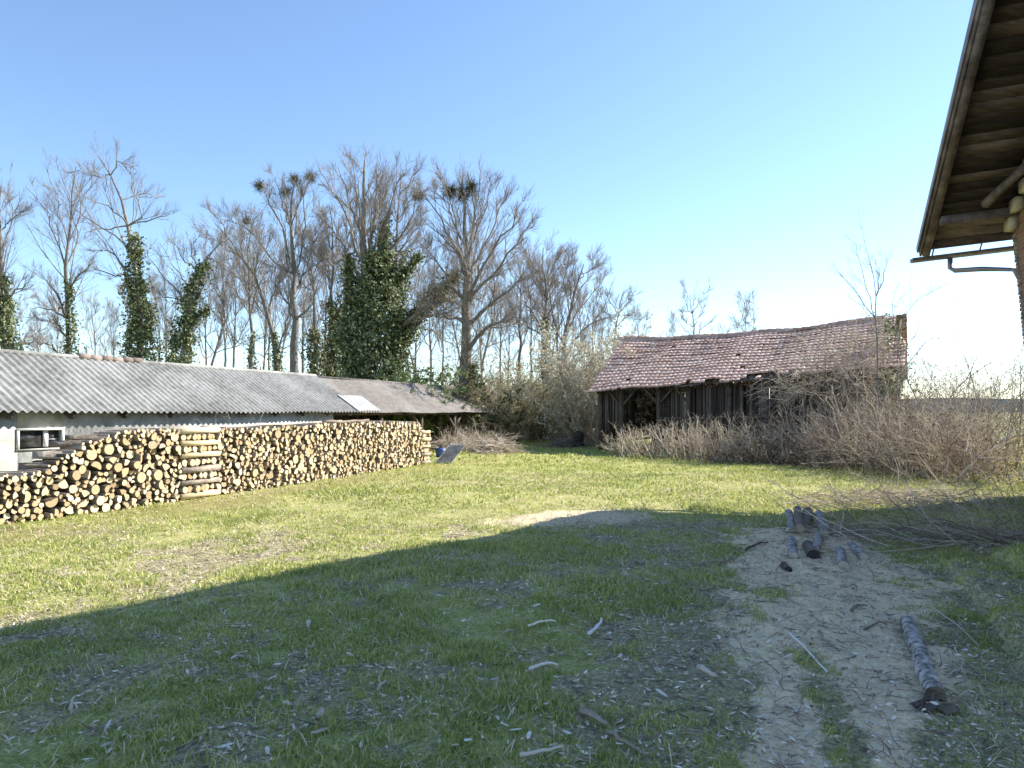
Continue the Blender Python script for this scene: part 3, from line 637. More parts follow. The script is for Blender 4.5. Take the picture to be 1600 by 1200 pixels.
p = MB(); p.box(SP(tc_-.18, h0+.08, wz), sd*.26, sn*.004, np.array([0, 0, .17])); p.build('pane', M['glass'], wo)
p = MB(); p.box(SP(tc_+.32, h0+.08, wz), sd*.11, sn*.004, np.array([0, 0, .17])); p.build('pane', M['glass'], wo)
p = MB(); p.box(SP(tc_+.145, h0+.06, wz), sd*.045, sn*.02, np.array([0, 0, .17])); p.box(SP(tc_+.32, h0+.065, wz-.02), sd*.11, sn*.006, np.array([0, 0, .006])); p.build('mullion', M['white'], wo)
p = MB(); p.box(SP(tc_, h0+.02, wz0-.015), sd*.5, sn*.05, np.array([0, 0, .014])); p.build('sill', M['plaster'], wo)
# interior darkness is the real inside: rafters and rafter ends
mb = MB()
for t_ in np.arange(-7.5, 24, 1.28):
    mb.beam(SP(t_, .1, EV-.10), SP(t_, HW, EV+RISE-.19), .09, .12, jit=.004)
    mb.beam(SP(t_, 2*HW-.1, EV-.10), SP(t_, HW, EV+RISE-.19), .09, .12)
mb.build('rafters', M['wood_dark'], shed)
mb = MB(); mb.beam(SP(11, .30, EV-.06), SP(24.3, .30, EV-.06), .14, .14); mb.beam(SP(11, 2*HW-.3, EV-.06), SP(24.3, 2*HW-.3, EV-.06), .14, .14)
mb.build('eaves_beam', M['wood_beam'], shed)
for t_ in (14.0, 17.2, 20.4, 23.6):
    for hh in (.30, 2*HW-.3):
        mb = MB(); mb.beam(SP(t_, hh, -.1), SP(t_, hh, EV-.13), .14, .14, jit=.01); mb.build('post', M['wood_beam'], shed)
for t_, e_ in ((17.2, -.75), (20.4, -.75), (23.6, -.75), (20.4, .75)):
    mb = MB(); mb.beam(SP(t_, .3, 1.0), SP(t_+e_, .3, EV-.13), .09, .09); mb.build('brace', M['wood_beam'], shed)
mb = MB()
for q in np.arange(11.2, 20.5, .17):
    if rng.random() > .05: mb.box(SP(q, 2*HW-.2, .85), sd*.078, sn*.012, np.array([0, 0, .9]), jit=.004)
for q in np.arange(.4, 2.0, .17): mb.box(SP(20.5, 2*HW-q, .9), sd*.012, sn*.078, np.array([0, 0, .9]), jit=.004)
mb.build('board_wall', M['verge'], shed)
# gable boards above far end
mb = MB()
for q in np.arange(.5, HW, .16):
    for s_ in (q, 2*HW-q): 
        zt = EV+RISE*(q/HW)-.12; mb.box(SP(23.9, s_, (zt+EV-.05)/2), sd*.012, sn*.075, np.array([0, 0, max((zt-EV+.05)/2, .02)]))
mb.build('gable_boards', M['verge'], shed)

# ------------------------------------------------------------------ woodpile
def top_at(px):
    return np.interp(px, [-400, 0, 60, 82, 100, 125, 140, 170, 190, 250, 350, 400, 500, 600, 655, 672, 690], [760, 750, 741, 729, 716, 704, 692, 683, 674, 672, 671, 669, 662, 659, 661, 676, 700])
PLEN = 14.0
def pil(s): 
    p = PA+PD*s; px = 800+F*p[0]/p[1]; return p, px, H-(top_at(px)-HZ)/F*p[1]
smp = np.linspace(-2.5, PLEN, 200); tops = np.array([pil(s)[2] for s in smp])
def topz(s): return np.interp(s, smp, tops)
cs, cz, cr_ = [], [], []
fails = 0
secx = [(3.45, 4.45), (13.35, 14.0)]       # cribs of crossed logs
while fails < 60 and len(cs) < 2600:
    px_here = None
    ss = rng.uniform(-2.4, PLEN-.03, 26)
    r = float(np.clip(rng.lognormal(math.log(.046), .36), .025, .115))
    if rng.random() < .5: ss = rng.uniform(-2.4, 4, 26); r = min(r*1.08, .105)
    a_s, a_z, a_r = np.array(cs), np.array(cz), np.array(cr_)
    bz = np.full(26, r)
    if len(cs):
        dd = ss[:, None]-a_s[None]; rr = a_r+r; ok = np.abs(dd) < rr
        zz = np.where(ok, a_z+np.sqrt(np.maximum(rr**2-dd**2, 0)), 0); bz = np.maximum(zz.max(1), r)
    good = (bz+r < topz(ss)+.05)
    for a, b in secx: good &= ~((ss > a-r*.6) & (ss < b+r*.6))
    if not good.any(): fails += 1; continue
    fails = 0
    bz = np.where(good, bz, 9); k = int(np.argmin(bz)); cs.append(ss[k]); cz.append(bz[k]); cr_.append(r)
cs, cz, cr_ = np.array(cs), np.array(cz), np.array(cr_)
print('LOGS', len(cs))
def log_mesh(kind, seed, L=1.0):
    """unit-radius log along local +Y (front cut end at y=0, body runs back); returns (bark V,F), (cut V,F)"""
    r = random.Random(seed); n = 12
    if kind == 'round': prof = [(math.cos(a)*(1+r.uniform(-.09, .09)), math.sin(a)*(1+r.uniform(-.09, .09))) for a in [k*2*math.pi/n for k in range(n)]]
    elif kind == 'half':
        prof = [(math.cos(a)*1.15, math.sin(a)*1.15-.42) for a in [math.pi*k/8*1.02 for k in range(9)]]+[(-.5, -.5), (.1, -.4), (.6, -.5)]
    else:
        a0 = math.pi*.18; prof = [(math.cos(a)*1.5-.7, math.sin(a)*1.5-.6) for a in [a0*.0+math.pi/2*k/6 for k in range(7)]]+[(-.78, .1), (-.72, -.62), (-.1, -.66)]
    n = len(prof); sh = (r.uniform(-.1, .1), r.uniform(-.1, .1)); tilt = r.uniform(-.25, .25)
    rings = []
    for f, s in ((0, 1), (.33, 1.02), (.66, .98), (1, .95)):
        rings.append([(x*s+sh[0]*f*2, f*L+(tilt*z*.06 if f == 0 else 0), z*s+sh[1]*f*2) for x, z in prof])
    V = [p for q in rings for p in q]
    Fq = [(k*n+j, k*n+(j+1) % n, (k+1)*n+(j+1) % n, (k+1)*n+j) for k in range(3) for j in range(n)]
    cut = rings[0][:]; return np.array(V), np.array(Fq), np.array([(x*.93, y-.003, z*.93) for x, y, z in cut]), n
kinds = ['round']*6+['half']*3+['wedge']*3
LM = [log_mesh(k, 100+i) for i, k in enumerate(kinds)]
def sc_r(V, r, LN=.6): return V*np.array([r, LN, r])
yaw0 = math.atan2(PN[1], PN[0])+math.pi/2    # local +Y -> -PN
depth_px = []
for s, r in zip(cs, cr_):
    p = PA+PD*s; px = 800+F*p[0]/p[1]; depth_px.append(r/p[1] if px > -10 else 0)
order = np.argsort(-np.array(depth_px)); own = set(order[:296].tolist())
tmp_meshes = {}
def log_template(i):
    V, Fq, Cv, n = LM[i]
    b = MB().add(V, Fq); b.f.append(np.array([[n*3+j for j in range(n)]])); b.m.append(0)
    b.f.append(np.array([list(range(n))[::-1]])); b.m.append(0)
    o = b.build('firewood_log', M['logbark'], smooth=False)
    c = MB().add(Cv, np.array([list(range(n))[::-1]])).build('cut_end', M['cut'], o)
    return o
T_ = [log_template(i) for i in range(len(LM))]
used = [False]*len(LM); GRP = 'firewood logs stacked in the long woodpile'
st = MB()
def rotz(V, a): c, s = math.cos(a), math.sin(a); return np.stack([V[:, 0]*c-V[:, 1]*s, V[:, 0]*s+V[:, 1]*c, V[:, 2]], 1)
def rotx_y(V, a): c, s = math.cos(a), math.sin(a); return np.stack([V[:, 0]*c+V[:, 2]*s, V[:, 1], -V[:, 0]*s+V[:, 2]*c], 1)
SL = 'firewood log with a pale sawn end, stacked in the long woodpile beside the shed'
for k in range(len(cs)):
    LN = .5 if cs[k] < 5 else .8
    p = PA+PD*cs[k]+PN*rng.uniform(-.07, .05); i = int(rng.integers(0, len(LM))); roll = rng.uniform(0, 6.283); yw = yaw0+rng.normal(0, .05)
    if cs[k] < 3 and rng.random() < .2: yw += rng.normal(0, .25)
    r = cr_[k]*1.0; z = cz[k]+float(gh(p[0], p[1]))
    if k in own:
        o = T_[i] if not used[i] else copy_tree(T_[i]); used[i] = True
        o.rotation_mode = 'XYZ'
        o.rotation_euler = (0, roll, yw) ; o.scale = (r, LN, r); o.location = (p[0], p[1], z)
        tag(o, SL, 'log', GRP)
    else:
        V, Fq, Cv, n = LM[i]
        def tr(Q): return rotz(rotx_y(sc_r(Q, r, LN), roll), yw)+np.array([p[0], p[1], z])
        st.add(tr(V), Fq, 0); st.f.append((np.arange(n)[::-1]+n*3+st.n-len(V))[None]); st.m.append(0)
        st.add(tr(Cv), np.array([list(range(n))[::-1]]), 1)
for i, u in enumerate(used):
    if not u: T_[i].location = (0, 0, -50)
# crossed cribs: alternate rows
for a, b in secx:
    z = .0; row = 0
    while z < topz((a+b)/2)-.08:
        r = .055+.02*rng.random()
        if row % 2 == 0:
            for q in range(3):
                off = .03+q*.22; p0 = PA+PD*a-PN*off; p1 = PA+PD*b-PN*off
                P = np.array([[*p0, z+r], [*((p0+p1)/2), z+r+rng.uniform(-.015, .015)], [*p1, z+r]]); st.tube(P, r*rng.uniform(.8, 1.05), 7, True, 0 if rng.random() < .3 else 1)
        else:
            s = a+r
            while s < b-r*.5:
                V, Fq, Cv, n = LM[int(rng.integers(0, len(LM)))]; roll = rng.uniform(0, 6.28); pp = PA+PD*s+PN*rng.uniform(-.03, .05)
                def tr(Q): return rotz(rotx_y(sc_r(Q, r), roll), yaw0)+np.array([pp[0], pp[1], z+r])
                st.add(tr(V), Fq, 0); st.add(tr(Cv), np.array([list(range(n))[::-1]]), 1); s += r*2.05
        z += 2*r*.97; row += 1
tag(st.build('firewood_stack', [M['logbark'], M['cut_stuff']]), 'rest of the long stacked woodpile of pale sawn firewood, fading toward the open shed', 'firewood', kind='stuff')
# poles lying along the top
for k, (s0, s1, off, r, lab) in enumerate(((4.2, 7.0, .25, .045, 'long pale pole lying lengthwise on top of the woodpile, nearest the window'), (6.6, 9.6, .5, .035, 'thin grey pole lying lengthwise on the middle of the woodpile'), (8.2, 10.4, .12, .05, 'thick peeled pole lying lengthwise on the woodpile left of the open shed'))):
    mb = MB(); a = PA+PD*s0-PN*off; b = PA+PD*s1-PN*off
    za = topz(s0)+.03; zb = topz(s1)+.05
    mb.tube(resample([(a[0], a[1], za), (b[0], b[1], zb)], 7, .012)[0], np.linspace(r, r*.6, 7), 7)
    tag(mb.build('wooden_pole', M['stick'], off=(a[0], a[1], za)), lab, 'pole')
# big rough lumps at the stepped left end
for k, (px, py, r, yw, lab) in enumerate(((118, 712, .10, 1.2, 'rough dark log sticking out sideways on the lower step of the woodpile'), (142, 694, .09, .9, 'dark split log on the upper step of the woodpile, below the window'), (165, 684, .07, 1.35, 'thin log lying crosswise on the top step of the woodpile'), (95, 732, .12, .7, 'stout split log on the low left shoulder of the woodpile'), (55, 747, .13, .5, 'thick bark-covered log end on the low left part of the woodpile'))):
    ray = (px-800)/F; s = (ray*PA[1]-PA[0])/(PD[0]-ray*PD[1]); p = PA+PD*s-PN*.2; z = H-(py-HZ)/F*p[1]
    V, Fq, Cv, n = LM[6+k]
    b = MB().add(rotz(sc_r(V, r)*np.array([1, .8, 1]), yaw0+yw-.3)+np.array([p[0], p[1], z]), Fq); b.f.append(np.array([[n*3+j for j in range(n)]])); b.m.append(0)
    o = b.build('split_log', M['logbark'], off=(p[0], p[1], z)); tag(o, lab, 'log')
    MB().add(rotz(sc_r(Cv, r)*np.array([1, .8, 1]), yaw0+yw-.3)+np.array([p[0], p[1], z]), np.array([list(range(n))[::-1]])).build('cut_end', M['cut_stuff'], o)
# twiggy bush between shed and pile
for px, D, lab in ((300, 17.0, 'bare arching bush behind the woodpile below the shed eaves, left clump'), (380, 18.5, 'bare arching bush behind the woodpile below the shed eaves, right clump')):
    shrub('bare_bush', lab, gx(px, D), D, .55, 1.75, 22, 'straw', None, 0, up=-.03, th=.008, spread=.8, sub=5)

# things at the far end of the pile
sh = MB(); a = G(672, 724); n = 41
q = np.linspace(0, 1.1, n); P0 = np.array([a[0]+.2, a[1]-.1, .02]); dirx = np.array([.93, -.36, 0])*.75; dirz = np.array([.42, .6, .55])
V = []; 
for u in (0, 1.15): 
    for t_ in q: V.append(P0+dirx*t_*.7+dirz*u+np.array([-.16, -.42, .7])*.028*math.cos(t_/.177*6.283)*1.6)
for u in (0, 1.15):
    for t_ in q: V.append(P0+dirx*t_*.7+dirz*u+np.array([-.16, -.42, .7])*.028*math.cos(t_/.177*6.283)*1.6+np.array([0, 0, -.012]))
k = np.arange(n-1); sh.add(V, np.concatenate([np.stack([k, k+1, n+k+1, n+k], 1), np.stack([2*n+k, 3*n+k, 3*n+k+1, 2*n+k+1], 1)]))
tag(sh.build('corrugated_sheet', M['asbestos'], smooth=True, off=tuple(P0)), 'corrugated grey sheet leaning against the far end of the woodpile', 'roofing sheet')
c = G(689, 714); b = MB(); b.tube([(c[0], c[1], 0), (c[0], c[1], .1), (c[0], c[1], .26), (c[0], c[1], .34), (c[0], c[1], .36)], np.array([.18, .2, .2, .15, .09]), 16)
o = b.build('blue_canister', M['blue'], smooth=True, off=(c[0], c[1], 0)); tag(o, 'small blue plastic canister in the grass beside the leaning sheet', 'canister')
b = MB(); b.tube([(c[0], c[1], .36), (c[0], c[1], .41)], .05, 10).build('cap', M['dark'], o)
def brushpile(label, x, y, rad, h, n, m='straw', name='brush_heap', ysq=1, cat='brush heap', L=(.5, 1.4), th=.012, dirb=None):
    a = rng.random(n)*6.283; q = rng.random(n)**.6*rad
    hz = h*(1-(q/rad)**2)*rng.random(n)
    P = np.stack([x+np.cos(a)*q, y+np.sin(a)*q*ysq, hz], 1); D = rng.normal(size=(n, 3))*np.array([1, 1, .28])
    if dirb is not None: D = D*.45+np.array(dirb)
    p, r = shoots(P, D, rng.uniform(L[0], L[1], n), rng.uniform(.4, 1.5, n)*th, 5, .13, -.02)
    b = MB().tubes(p, r, 4)
    P, Dd, L2, r2 = kids(p, r, 2, .3, 1, .3, .8, .4, rng.uniform(.4, 1.0, n), .6, .15)
    p2, r2 = shoots(P, Dd, L2, np.clip(r2, .003, .006), 3, .2, 0); p2[:, :, 2] = np.maximum(p2[:, :, 2], .01); b.tubes(p2, r2, 3)
    return tag(b.build(name, M[m], off=(x, y, 0)), label, cat)
c = G(772, 708); brushpile('rounded heap of cut brushwood on the grass beyond the open shed end', c[0], c[1], .9, .75, 420)
c = G(722, 705); brushpile('low untidy heap of branches under the open end of the shed', c[0], c[1]+.5, 1.2, .55, 360)
c = G(700, 706); brushpile('dark tangle of boards and twigs just behind the leaning sheet', c[0], c[1]+1.2, .9, .6, 200, 'bramble', th=.02)
for px, D, lab in ((735, 31, 'dry weeds at the foot of the far shed post'), (795, 40, 'dry straw weeds at the left side of the grass lane'), (905, 39, 'dry reddish weeds behind the dark stump')):
    shrub('dry_weeds', lab, gx(px, D), D, 1.2, 1.1, 160, 'straw', None, 0, th=.007, sub=3, cat='weeds')
# dark upright stump by the barn
c = G(903, 699); b = MB()
b.tube([(c[0], c[1], -.05), (c[0]-.02, c[1], .2), (c[0]+.03, c[1], .42), (c[0]+.01, c[1], .6), (c[0]+.02, c[1], .74), (c[0], c[1], .82)], np.array([.42, .30, .27, .29, .22, .07]), 12)
o = b.build('tree_stump', M['stump'], smooth=True, off=(c[0], c[1], 0)); tag(o, 'round-topped dark stump standing left of the barn', 'stump')
brushpile('low dark mound of weeds in the shade beside the stump', c[0]-.5, c[1]+.2, 1.2, .4, 350, 'logbark', ysq=.5)

# ------------------------------------------------------------------ tiled barn
bl = np.array([-.87, .5, 0]); bl /= np.linalg.norm(bl); bgd = np.array([.5, .87, 0]); bgd /= np.linalg.norm(bgd)
BR = np.array([14.05, 26., 0]); BLEN = 11.6; BW = 7.4
def BP(a, b, z): return BR+bl*a+bgd*b+np.array([0, 0, z])   # a: 0 right end .. BLEN left end
barn = thing('old_barn', 'old slatted timber barn with sagging red tiled roof', 'barn', tuple(BP(BLEN/2, BW/2, 0)))
EVL, EVR, RGL, RGR = 2.66, 3.22, 5.36, 5.72
def roofpt(a, b):                              # a along, b 0 eave .. 1 ridge
    f = a/BLEN; sag = -.30*np.sin(np.clip(f, 0, 1)*np.pi)**1.3*(.3+.7*b)-.05*np.sin(f*9)*b+.03*np.sin(f*23+b*4)
    ez = EVR+(EVL-EVR)*f+.12*np.sin(np.clip(f, 0, 1)*np.pi); rz = RGR+(RGL-RGR)*f
    return BR+bl*(a+0)[..., None]*1.0+bgd*((-.55+b*(BW/2+.55))[..., None])+((ez+(rz-ez)*b+sag)[..., None])*np.array([0, 0, 1.])
mb = MB(); nr = 17; tw = .2
ncol = int((BLEN+1.0)/tw)
for side in (0, 1):
    for r_ in range(nr):
        for c_ in range(ncol):
            a = -.42+c_*tw; b = r_/nr; 
            fr = 1-a/BLEN
            if side == 0:
                if r_ == 0 and (.335 < fr < .37 or .42 < fr < .47 or fr > .55) and rng.random() < .93: continue
                if r_ == 1 and (.56 < fr < .66) and rng.random() < .6: continue
                if a < .15+.55*(b > .5)*1 and b > .42 and True: 
                    if a < -.08 and b > .42: continue
                if rng.random() < .004: continue
            ja = rng.normal(0, .008); jb = rng.normal(0, .004)
            aa = np.array([a, a+tw*.3, a+tw*.62, a+tw*1.02])+ja
            lo = roofpt(aa, np.full(4, b-.003+jb)); hi = roofpt(aa, np.full(4, b+1.12/nr))
            if side: 
                lo = lo.copy(); hi = hi.copy()
                for Q in (lo, hi):
                    d = (Q-BR)@bgd; Q += bgd*(BW-2*d)[:, None]
            prof = np.array([.0, .020, .016, -.004]); up_ = np.array([0, 0, 1.])
            lo = lo+up_*(.075+prof+rng.normal(0, .006))[:, None]; hi = hi+up_*(.012+prof)[:, None]
            lo2 = lo-up_*.075
            mb.add(np.concatenate([lo, hi, lo2]), [(0, 1, 5, 4), (1, 2, 6, 5), (2, 3, 7, 6), ]); mb.add(np.concatenate([lo, lo2]), [(0, 4, 5, 1), (1, 5, 6, 2), (2, 6, 7, 3)], 1)
mb.build('roof_tiles', [M['tile'], M['tile']], barn)
# ridge caps
mb = MB()
for c_ in range(int((BLEN+.3)/.36)):
    a = .35+c_*.36
    if a > BLEN+.3: break
    p = roofpt(np.array([a]), np.array([1.]))[0]+np.array([0, 0, .05]); q = roofpt(np.array([a+.38]), np.array([1.]))[0]+np.array([0, 0, .065]); mb.tube([p, q], .085, 8)
mb.build('ridge_cap', M['tile'], barn)
# battens, rafters
mb = MB()
for a in np.arange(-.2, BLEN+.5, .9):
    for s_ in (0, 1):
        p = roofpt(np.array([a]), np.array([.0]))[0]-np.array([0, 0, .06]); q = roofpt(np.array([a]), np.array([1.]))[0]-np.array([0, 0, .08])
        if s_: p = p+bgd*(BW+1.1)
        mb.beam(p, q, .09, .1)
for b in np.arange(0, 1, 1/nr*2):
    for s_ in (0, 1):
        p = roofpt(np.array([.5 if b > .42 else -.35]), np.array([b]))[0]; q = roofpt(np.array([BLEN*.5]), np.array([b]))[0]; q2 = roofpt(np.array([BLEN+.4]), np.array([b]))[0]
        if s_: 
            off = bgd*(BW-2*((p-BR)@bgd)); p, q, q2 = p+off, q+off, q2+off
        mb.beam(p-[0, 0, .005], q-[0, 0, .005], .05, .025); mb.beam(q-[0, 0, .005], q2-[0, 0, .005], .05, .025)
mb.build('rafters', M['wood_dark'], barn)
def ez(a): return EVR+(EVL-EVR)*a/BLEN+.1
posts = [0, 1.9, 3.9, 5.9, 7.6, 8.9, 10.6, BLEN]
for a in posts:
    for b in (0, BW):
        mb = MB(); lean = .02*random.uniform(-1, 1); mb.beam(BP(a, b, -.1), BP(a+lean, b, ez(a)-.02), .17, .17, jit=.01); mb.build('post', M['wood_beam'], barn)
mb = MB(); mb.beam(BP(-.3, 0, ez(0)+.02), BP(BLEN+.3, 0, ez(BLEN)+.02), .16, .18); mb.beam(BP(-.3, BW, ez(0)+.02), BP(BLEN+.3, BW, ez(BLEN)+.02), .16, .18)
for z_ in (1.45, .35): 
    mb.beam(BP(0, .06, z_+.15), BP(8.9, .06, z_), .06, .11); mb.beam(BP(0, BW-.06, z_+.1), BP(BLEN, BW-.06, z_), .06, .11); mb.beam(BP(BLEN-.06, 0, z_), BP(BLEN-.06, BW, z_), .06, .11); mb.beam(BP(.06, 0, z_+.2), BP(.06, BW, z_+.2), .06, .11)
mb.build('rails', M['wood_beam'], barn)
for a, s_ in ((10.6, -1), (8.9, 1), (8.9, -1), (10.6, 1), (7.6, 1), (3.9, -1)):
    mb = MB(); mb.beam(BP(a, .02, ez(a)-.85), BP(a+s_*.7, .02, ez(a)-.05), .09, .09); mb.build('brace', M['wood_beam'], barn)
def slats(f0, f1, fixed, z0f, ztf, gap, name, miss=.04, w_=.1, dz=.0):
    mb = MB(); q = f0
    while q < f1:
        if rng.random() > miss:
            z0 = z0f+rng.uniform(-.02, .25)*(rng.random() < .3); zt = ztf(q)-rng.random()*dz
            c0 = fixed(q, z0); c1 = fixed(q+rng.normal(0, .02), zt)
            mb.beam(c0, c1, w_*rng.uniform(.75, 1.1), .022, up=fixed.n, jit=.003)
        q += w_+gap*rng.uniform(.3, 1.8)
    mb.build(name, M['wood_dark'], barn)
class FX:
    def __init__(s, fn, n): s.fn = fn; s.n = n
    def __call__(s, q, z): return s.fn(q, z)
slats(0, 8.85, FX(lambda q, z: BP(q, 0.11, z), bgd), .1, lambda q: ez(q)-.05, .010, 'slat_wall', .03, dz=.1)
slats(10.65, BLEN, FX(lambda q, z: BP(q, 0.11, z), bgd), .75, lambda q: ez(q)-.05, .02, 'slat_wall', .02)
slats(0, BLEN, FX(lambda q, z: BP(q, BW-.11, z), bgd), .0, lambda q: ez(q)+.04, .003, 'slat_wall', .012)
slats(-.05, 9.6, FX(lambda q, z: BP(q, BW-.18, z), bgd), .0, lambda q: ez(q)+.02, .0, 'slat_wall', .0)  # second slat layer, added to block sky light leaking through the back wall
gz = lambda q: ez(BLEN)-.05+(RGL-EVL-.25)*(1-abs(q-BW/2)/(BW/2))
slats(.1, BW-.1, FX(lambda q, z: BP(BLEN-.13, q, z), bl), .5, gz, .015, 'slat_wall', .02)
gz2 = lambda q: ez(0)-.05+(RGR-EVR-1.0)*(1-abs(q-BW/2)/(BW/2))
slats(.1, BW-.1, FX(lambda q, z: BP(.13, q, z), bl), .0, gz2, .035, 'slat_wall', .08)
mb = MB(); mb.beam(roofpt(np.array([6.9]), np.array([-.01]))[0]+[0, 0, -.03], roofpt(np.array([8.0]), np.array([0.]))[0]+[0, 0, -.08], .03, .05)
mb.beam(roofpt(np.array([3.4]), np.array([.03]))[0]+[0, 0, .02], roofpt(np.array([6.4]), np.array([-.01]))[0]+[0, 0, -.02], .04, .06)
mb.build('eaves_board', M['verge'], barn)

# ------------------------------------------------------------------ house at the right edge
HA = np.array([8.98, 15.56, 5.33]); hg = np.array([.98, -.2, .09]); hu = np.array([-.33, -.944, .69]); hz_ = np.array([0, 0, 1.])
def HP(a, b, c=0): return HA+hg*a+hu*b+hz_*c
NB = 6.0                                       # eave to ridge
house = thing('brick_house', 'tall brick house with deep boarded eaves at the right edge', 'house', (11, 15.3, 0))
def hback(P):                                  # mirror slope: beyond ridge
    return P
def HP2(a, b, c=0):                            # b beyond NB goes down the other side
    if b <= NB: return HP(a, b, c)
    p = HP(a, NB, c); d = hu.copy(); d[2] *= -1; return p+d*(b-NB)
mb = MB(); b = .03
L_H = 15
while b < 2*NB:
    wd = rng.uniform(.15, .24); c0 = HP2(.1, b+wd/2, -.05+rng.uniform(-.012, .004)); d = hu if b < NB else hu*np.array([1, 1, -1])
    for a0, a1 in ((.1, 2.3+rng.uniform(-.3, .3)), (2.62, 8), (8.02, L_H)):
        m_ = c0+hg*((a0+a1)/2-.1); mb.box(m_, hg*(a1-a0)/2, d*(wd-.008)/2, hz_*.014, jit=.003)
    b += wd
mb.build('soffit_boards', M['soffit'], house)
mb = MB()
for a in [.14]+list(np.arange(2.3, L_H, .95)):
    for b0, b1 in ((.05, NB), (NB, 2*NB)):
        mb.beam(HP2(a, b0, -.16), HP2(a, b1-.01, -.16), .15, .15, jit=.005)
mb.build('rafters', M['verge'], house)
mb = MB()
for b0, b1 in ((-.02, NB), (NB, 2*NB)):
    mb.beam(HP2(.035, b0, -.06), HP2(.035, b1, -.06), .04, .24, jit=.004)
mb.build('verge_board', M['verge'], house)
mb = MB()
for b0, b1 in ((-.05, NB), (NB, 2*NB)):
    mb.beam(HP2(-.01, b0, .03), HP2(-.01, b1, .03), .035, .15)
mb.build('verge_flashing', M['zinc'], house)
mb = MB()                                      # tiles above
for k in range(0, 60):
    b0 = k/60*2*NB; p = [HP2(0.0, b0, .04), HP2(L_H, b0, .04), HP2(L_H, b0+.22 if b0+.22 < 2*NB else 2*NB, .03), HP2(0.0, b0+.22 if b0+.22 < 2*NB else 2*NB, .03)]
    q = [x+hz_*.035 for x in p]; mb.add(p+q, [(0, 1, 2, 3), (4, 7, 6, 5), (0, 4, 5, 1), (2, 6, 7, 3), (0, 3, 7, 4)])
mb.build('roof_tiles', M['tile'], house)
# purlins and plate
for b, c in ((.95, -.30), (5.9, -.34), (11, -.3)):
    mb = MB(); mb.beam(HP2(.22, b, c), HP2(2.6, b, c), .15, .16, jit=.006); mb.build('purlin', M['verge'], house)
mb = MB(); mb.beam(HP(.95, 1.3, -.42), HP(2.2, 3.4, -.75), .12, .13); mb.build('brace', M['verge'], house)
# brick walls (battered foot), pentagon prism with thickness through the roof slope
OV = 1.68; BE = .6
def wallpt(a, b, z): p = HA+hg*a*np.array([1, 1, 0])+hu*b*np.array([1, 1, 0]); return np.array([p[0], p[1], z])
def rz_(b, a=OV): return HP2(a, b, -.20)[2]
ring_b = [BE, BE, NB, 2*NB-BE, 2*NB-BE]
def ringz(a): return [-.1, rz_(BE, a), rz_(NB, a), rz_(2*NB-BE, a), -.1]
V = []
for a in (OV, L_H-.6):
    for q, (b_, z_) in enumerate(zip(ring_b, ringz(a))):
        bat = .50 if z_ < 0 else 0
        V.append(wallpt(a+(bat if a == OV else 0), b_, z_))
mb = MB().add(V, [(0, 5, 6, 1), (3, 8, 9, 4)]); mb.f.append(np.array([[0, 1, 2, 3, 4], [9, 8, 7, 6, 5]])); mb.m.append(0)
mb.build('wall', M['brick'], house)
mb = MB(); z = 0.0; k = 0; ztop = rz_(BE)-.28
while z < ztop:                                 # toothed corner bricks, a few mm proud
    f = 1-z/ztop; a = OV+.5*f; w_ = .10 if k % 2 else .085
    mb.box(wallpt(a+w_-(.02 if k % 2 else .012), BE+.06, z+.04), hg*w_*np.array([1, 1, 0]), hu*.07*np.array([1, 1, 0]), hz_*.036, jit=.003); z += .085; k += 1
mb.build('corner_bricks', M['redbrick'], house)
mb = MB()
for q in range(4): mb.box(wallpt(OV-.07-.035*(q % 2), BE+.14+q*.42, rz_(BE+.14+q*.42)-.16-.02*q), hu*.19*np.array([1, 1, 0]), hg*.09*np.array([1, 1, 0]), hz_*.13, jit=.012)
mb.build('cornice_stones', M['quoin'], house)
# gutter (open half pipe)
def halfpipe(p, q, r, n=9, nseg=8):
    p, q = np.array(p), np.array(q); mb = MB(); ax = (q-p)/np.linalg.norm(q-p); x = np.cross(ax, hz_); x /= np.linalg.norm(x)
    V = []
    for s_ in np.linspace(0, 1, nseg):
        for rr in (r, r-.006):
            for k in range(n): an = math.pi*k/(n-1); V.append(p+(q-p)*s_+x*math.cos(an)*rr-hz_*math.sin(an)*rr)
    Fq = []
    for s_ in range(nseg-1):
        for w0 in (0, n):
            for k in range(n-1): i = s_*2*n+w0+k; Fq.append((i, i+1, i+1+2*n, i+2*n))
    mb.add(V, Fq)
    mb.f.append(np.array([list(range(n))])); mb.m.append(0)
    return mb
gp0, gp1 = HP(-.12, -.1, -.10), HP(L_H, -.1, -.10)
halfpipe(gp0, gp1, .10).build('gutter', M['zinc'], house, smooth=True)
mb = MB()
for a in np.arange(.3, L_H, .95): mb.beam(HP(a, -.19, -.10), HP(a, .12, -.06), .03, .012)
mb.build('gutter_brackets', M['zinc'], house)
dp = [HP(.66, -.1, -.16), HP(.66, -.1, -.40), HP(.75, -.07, -.50), HP(1.2, .22, -.78), wallpt(OV+.06, BE-.09, 4.72), wallpt(OV+.4, BE-.09, 4.0), wallpt(OV+.55, BE-.09, .1)]
MB().tubes(np.array(dp)[None], np.full((1, len(dp)), .052), 10, True).build('downpipe', M['zinc'], house, smooth=True)

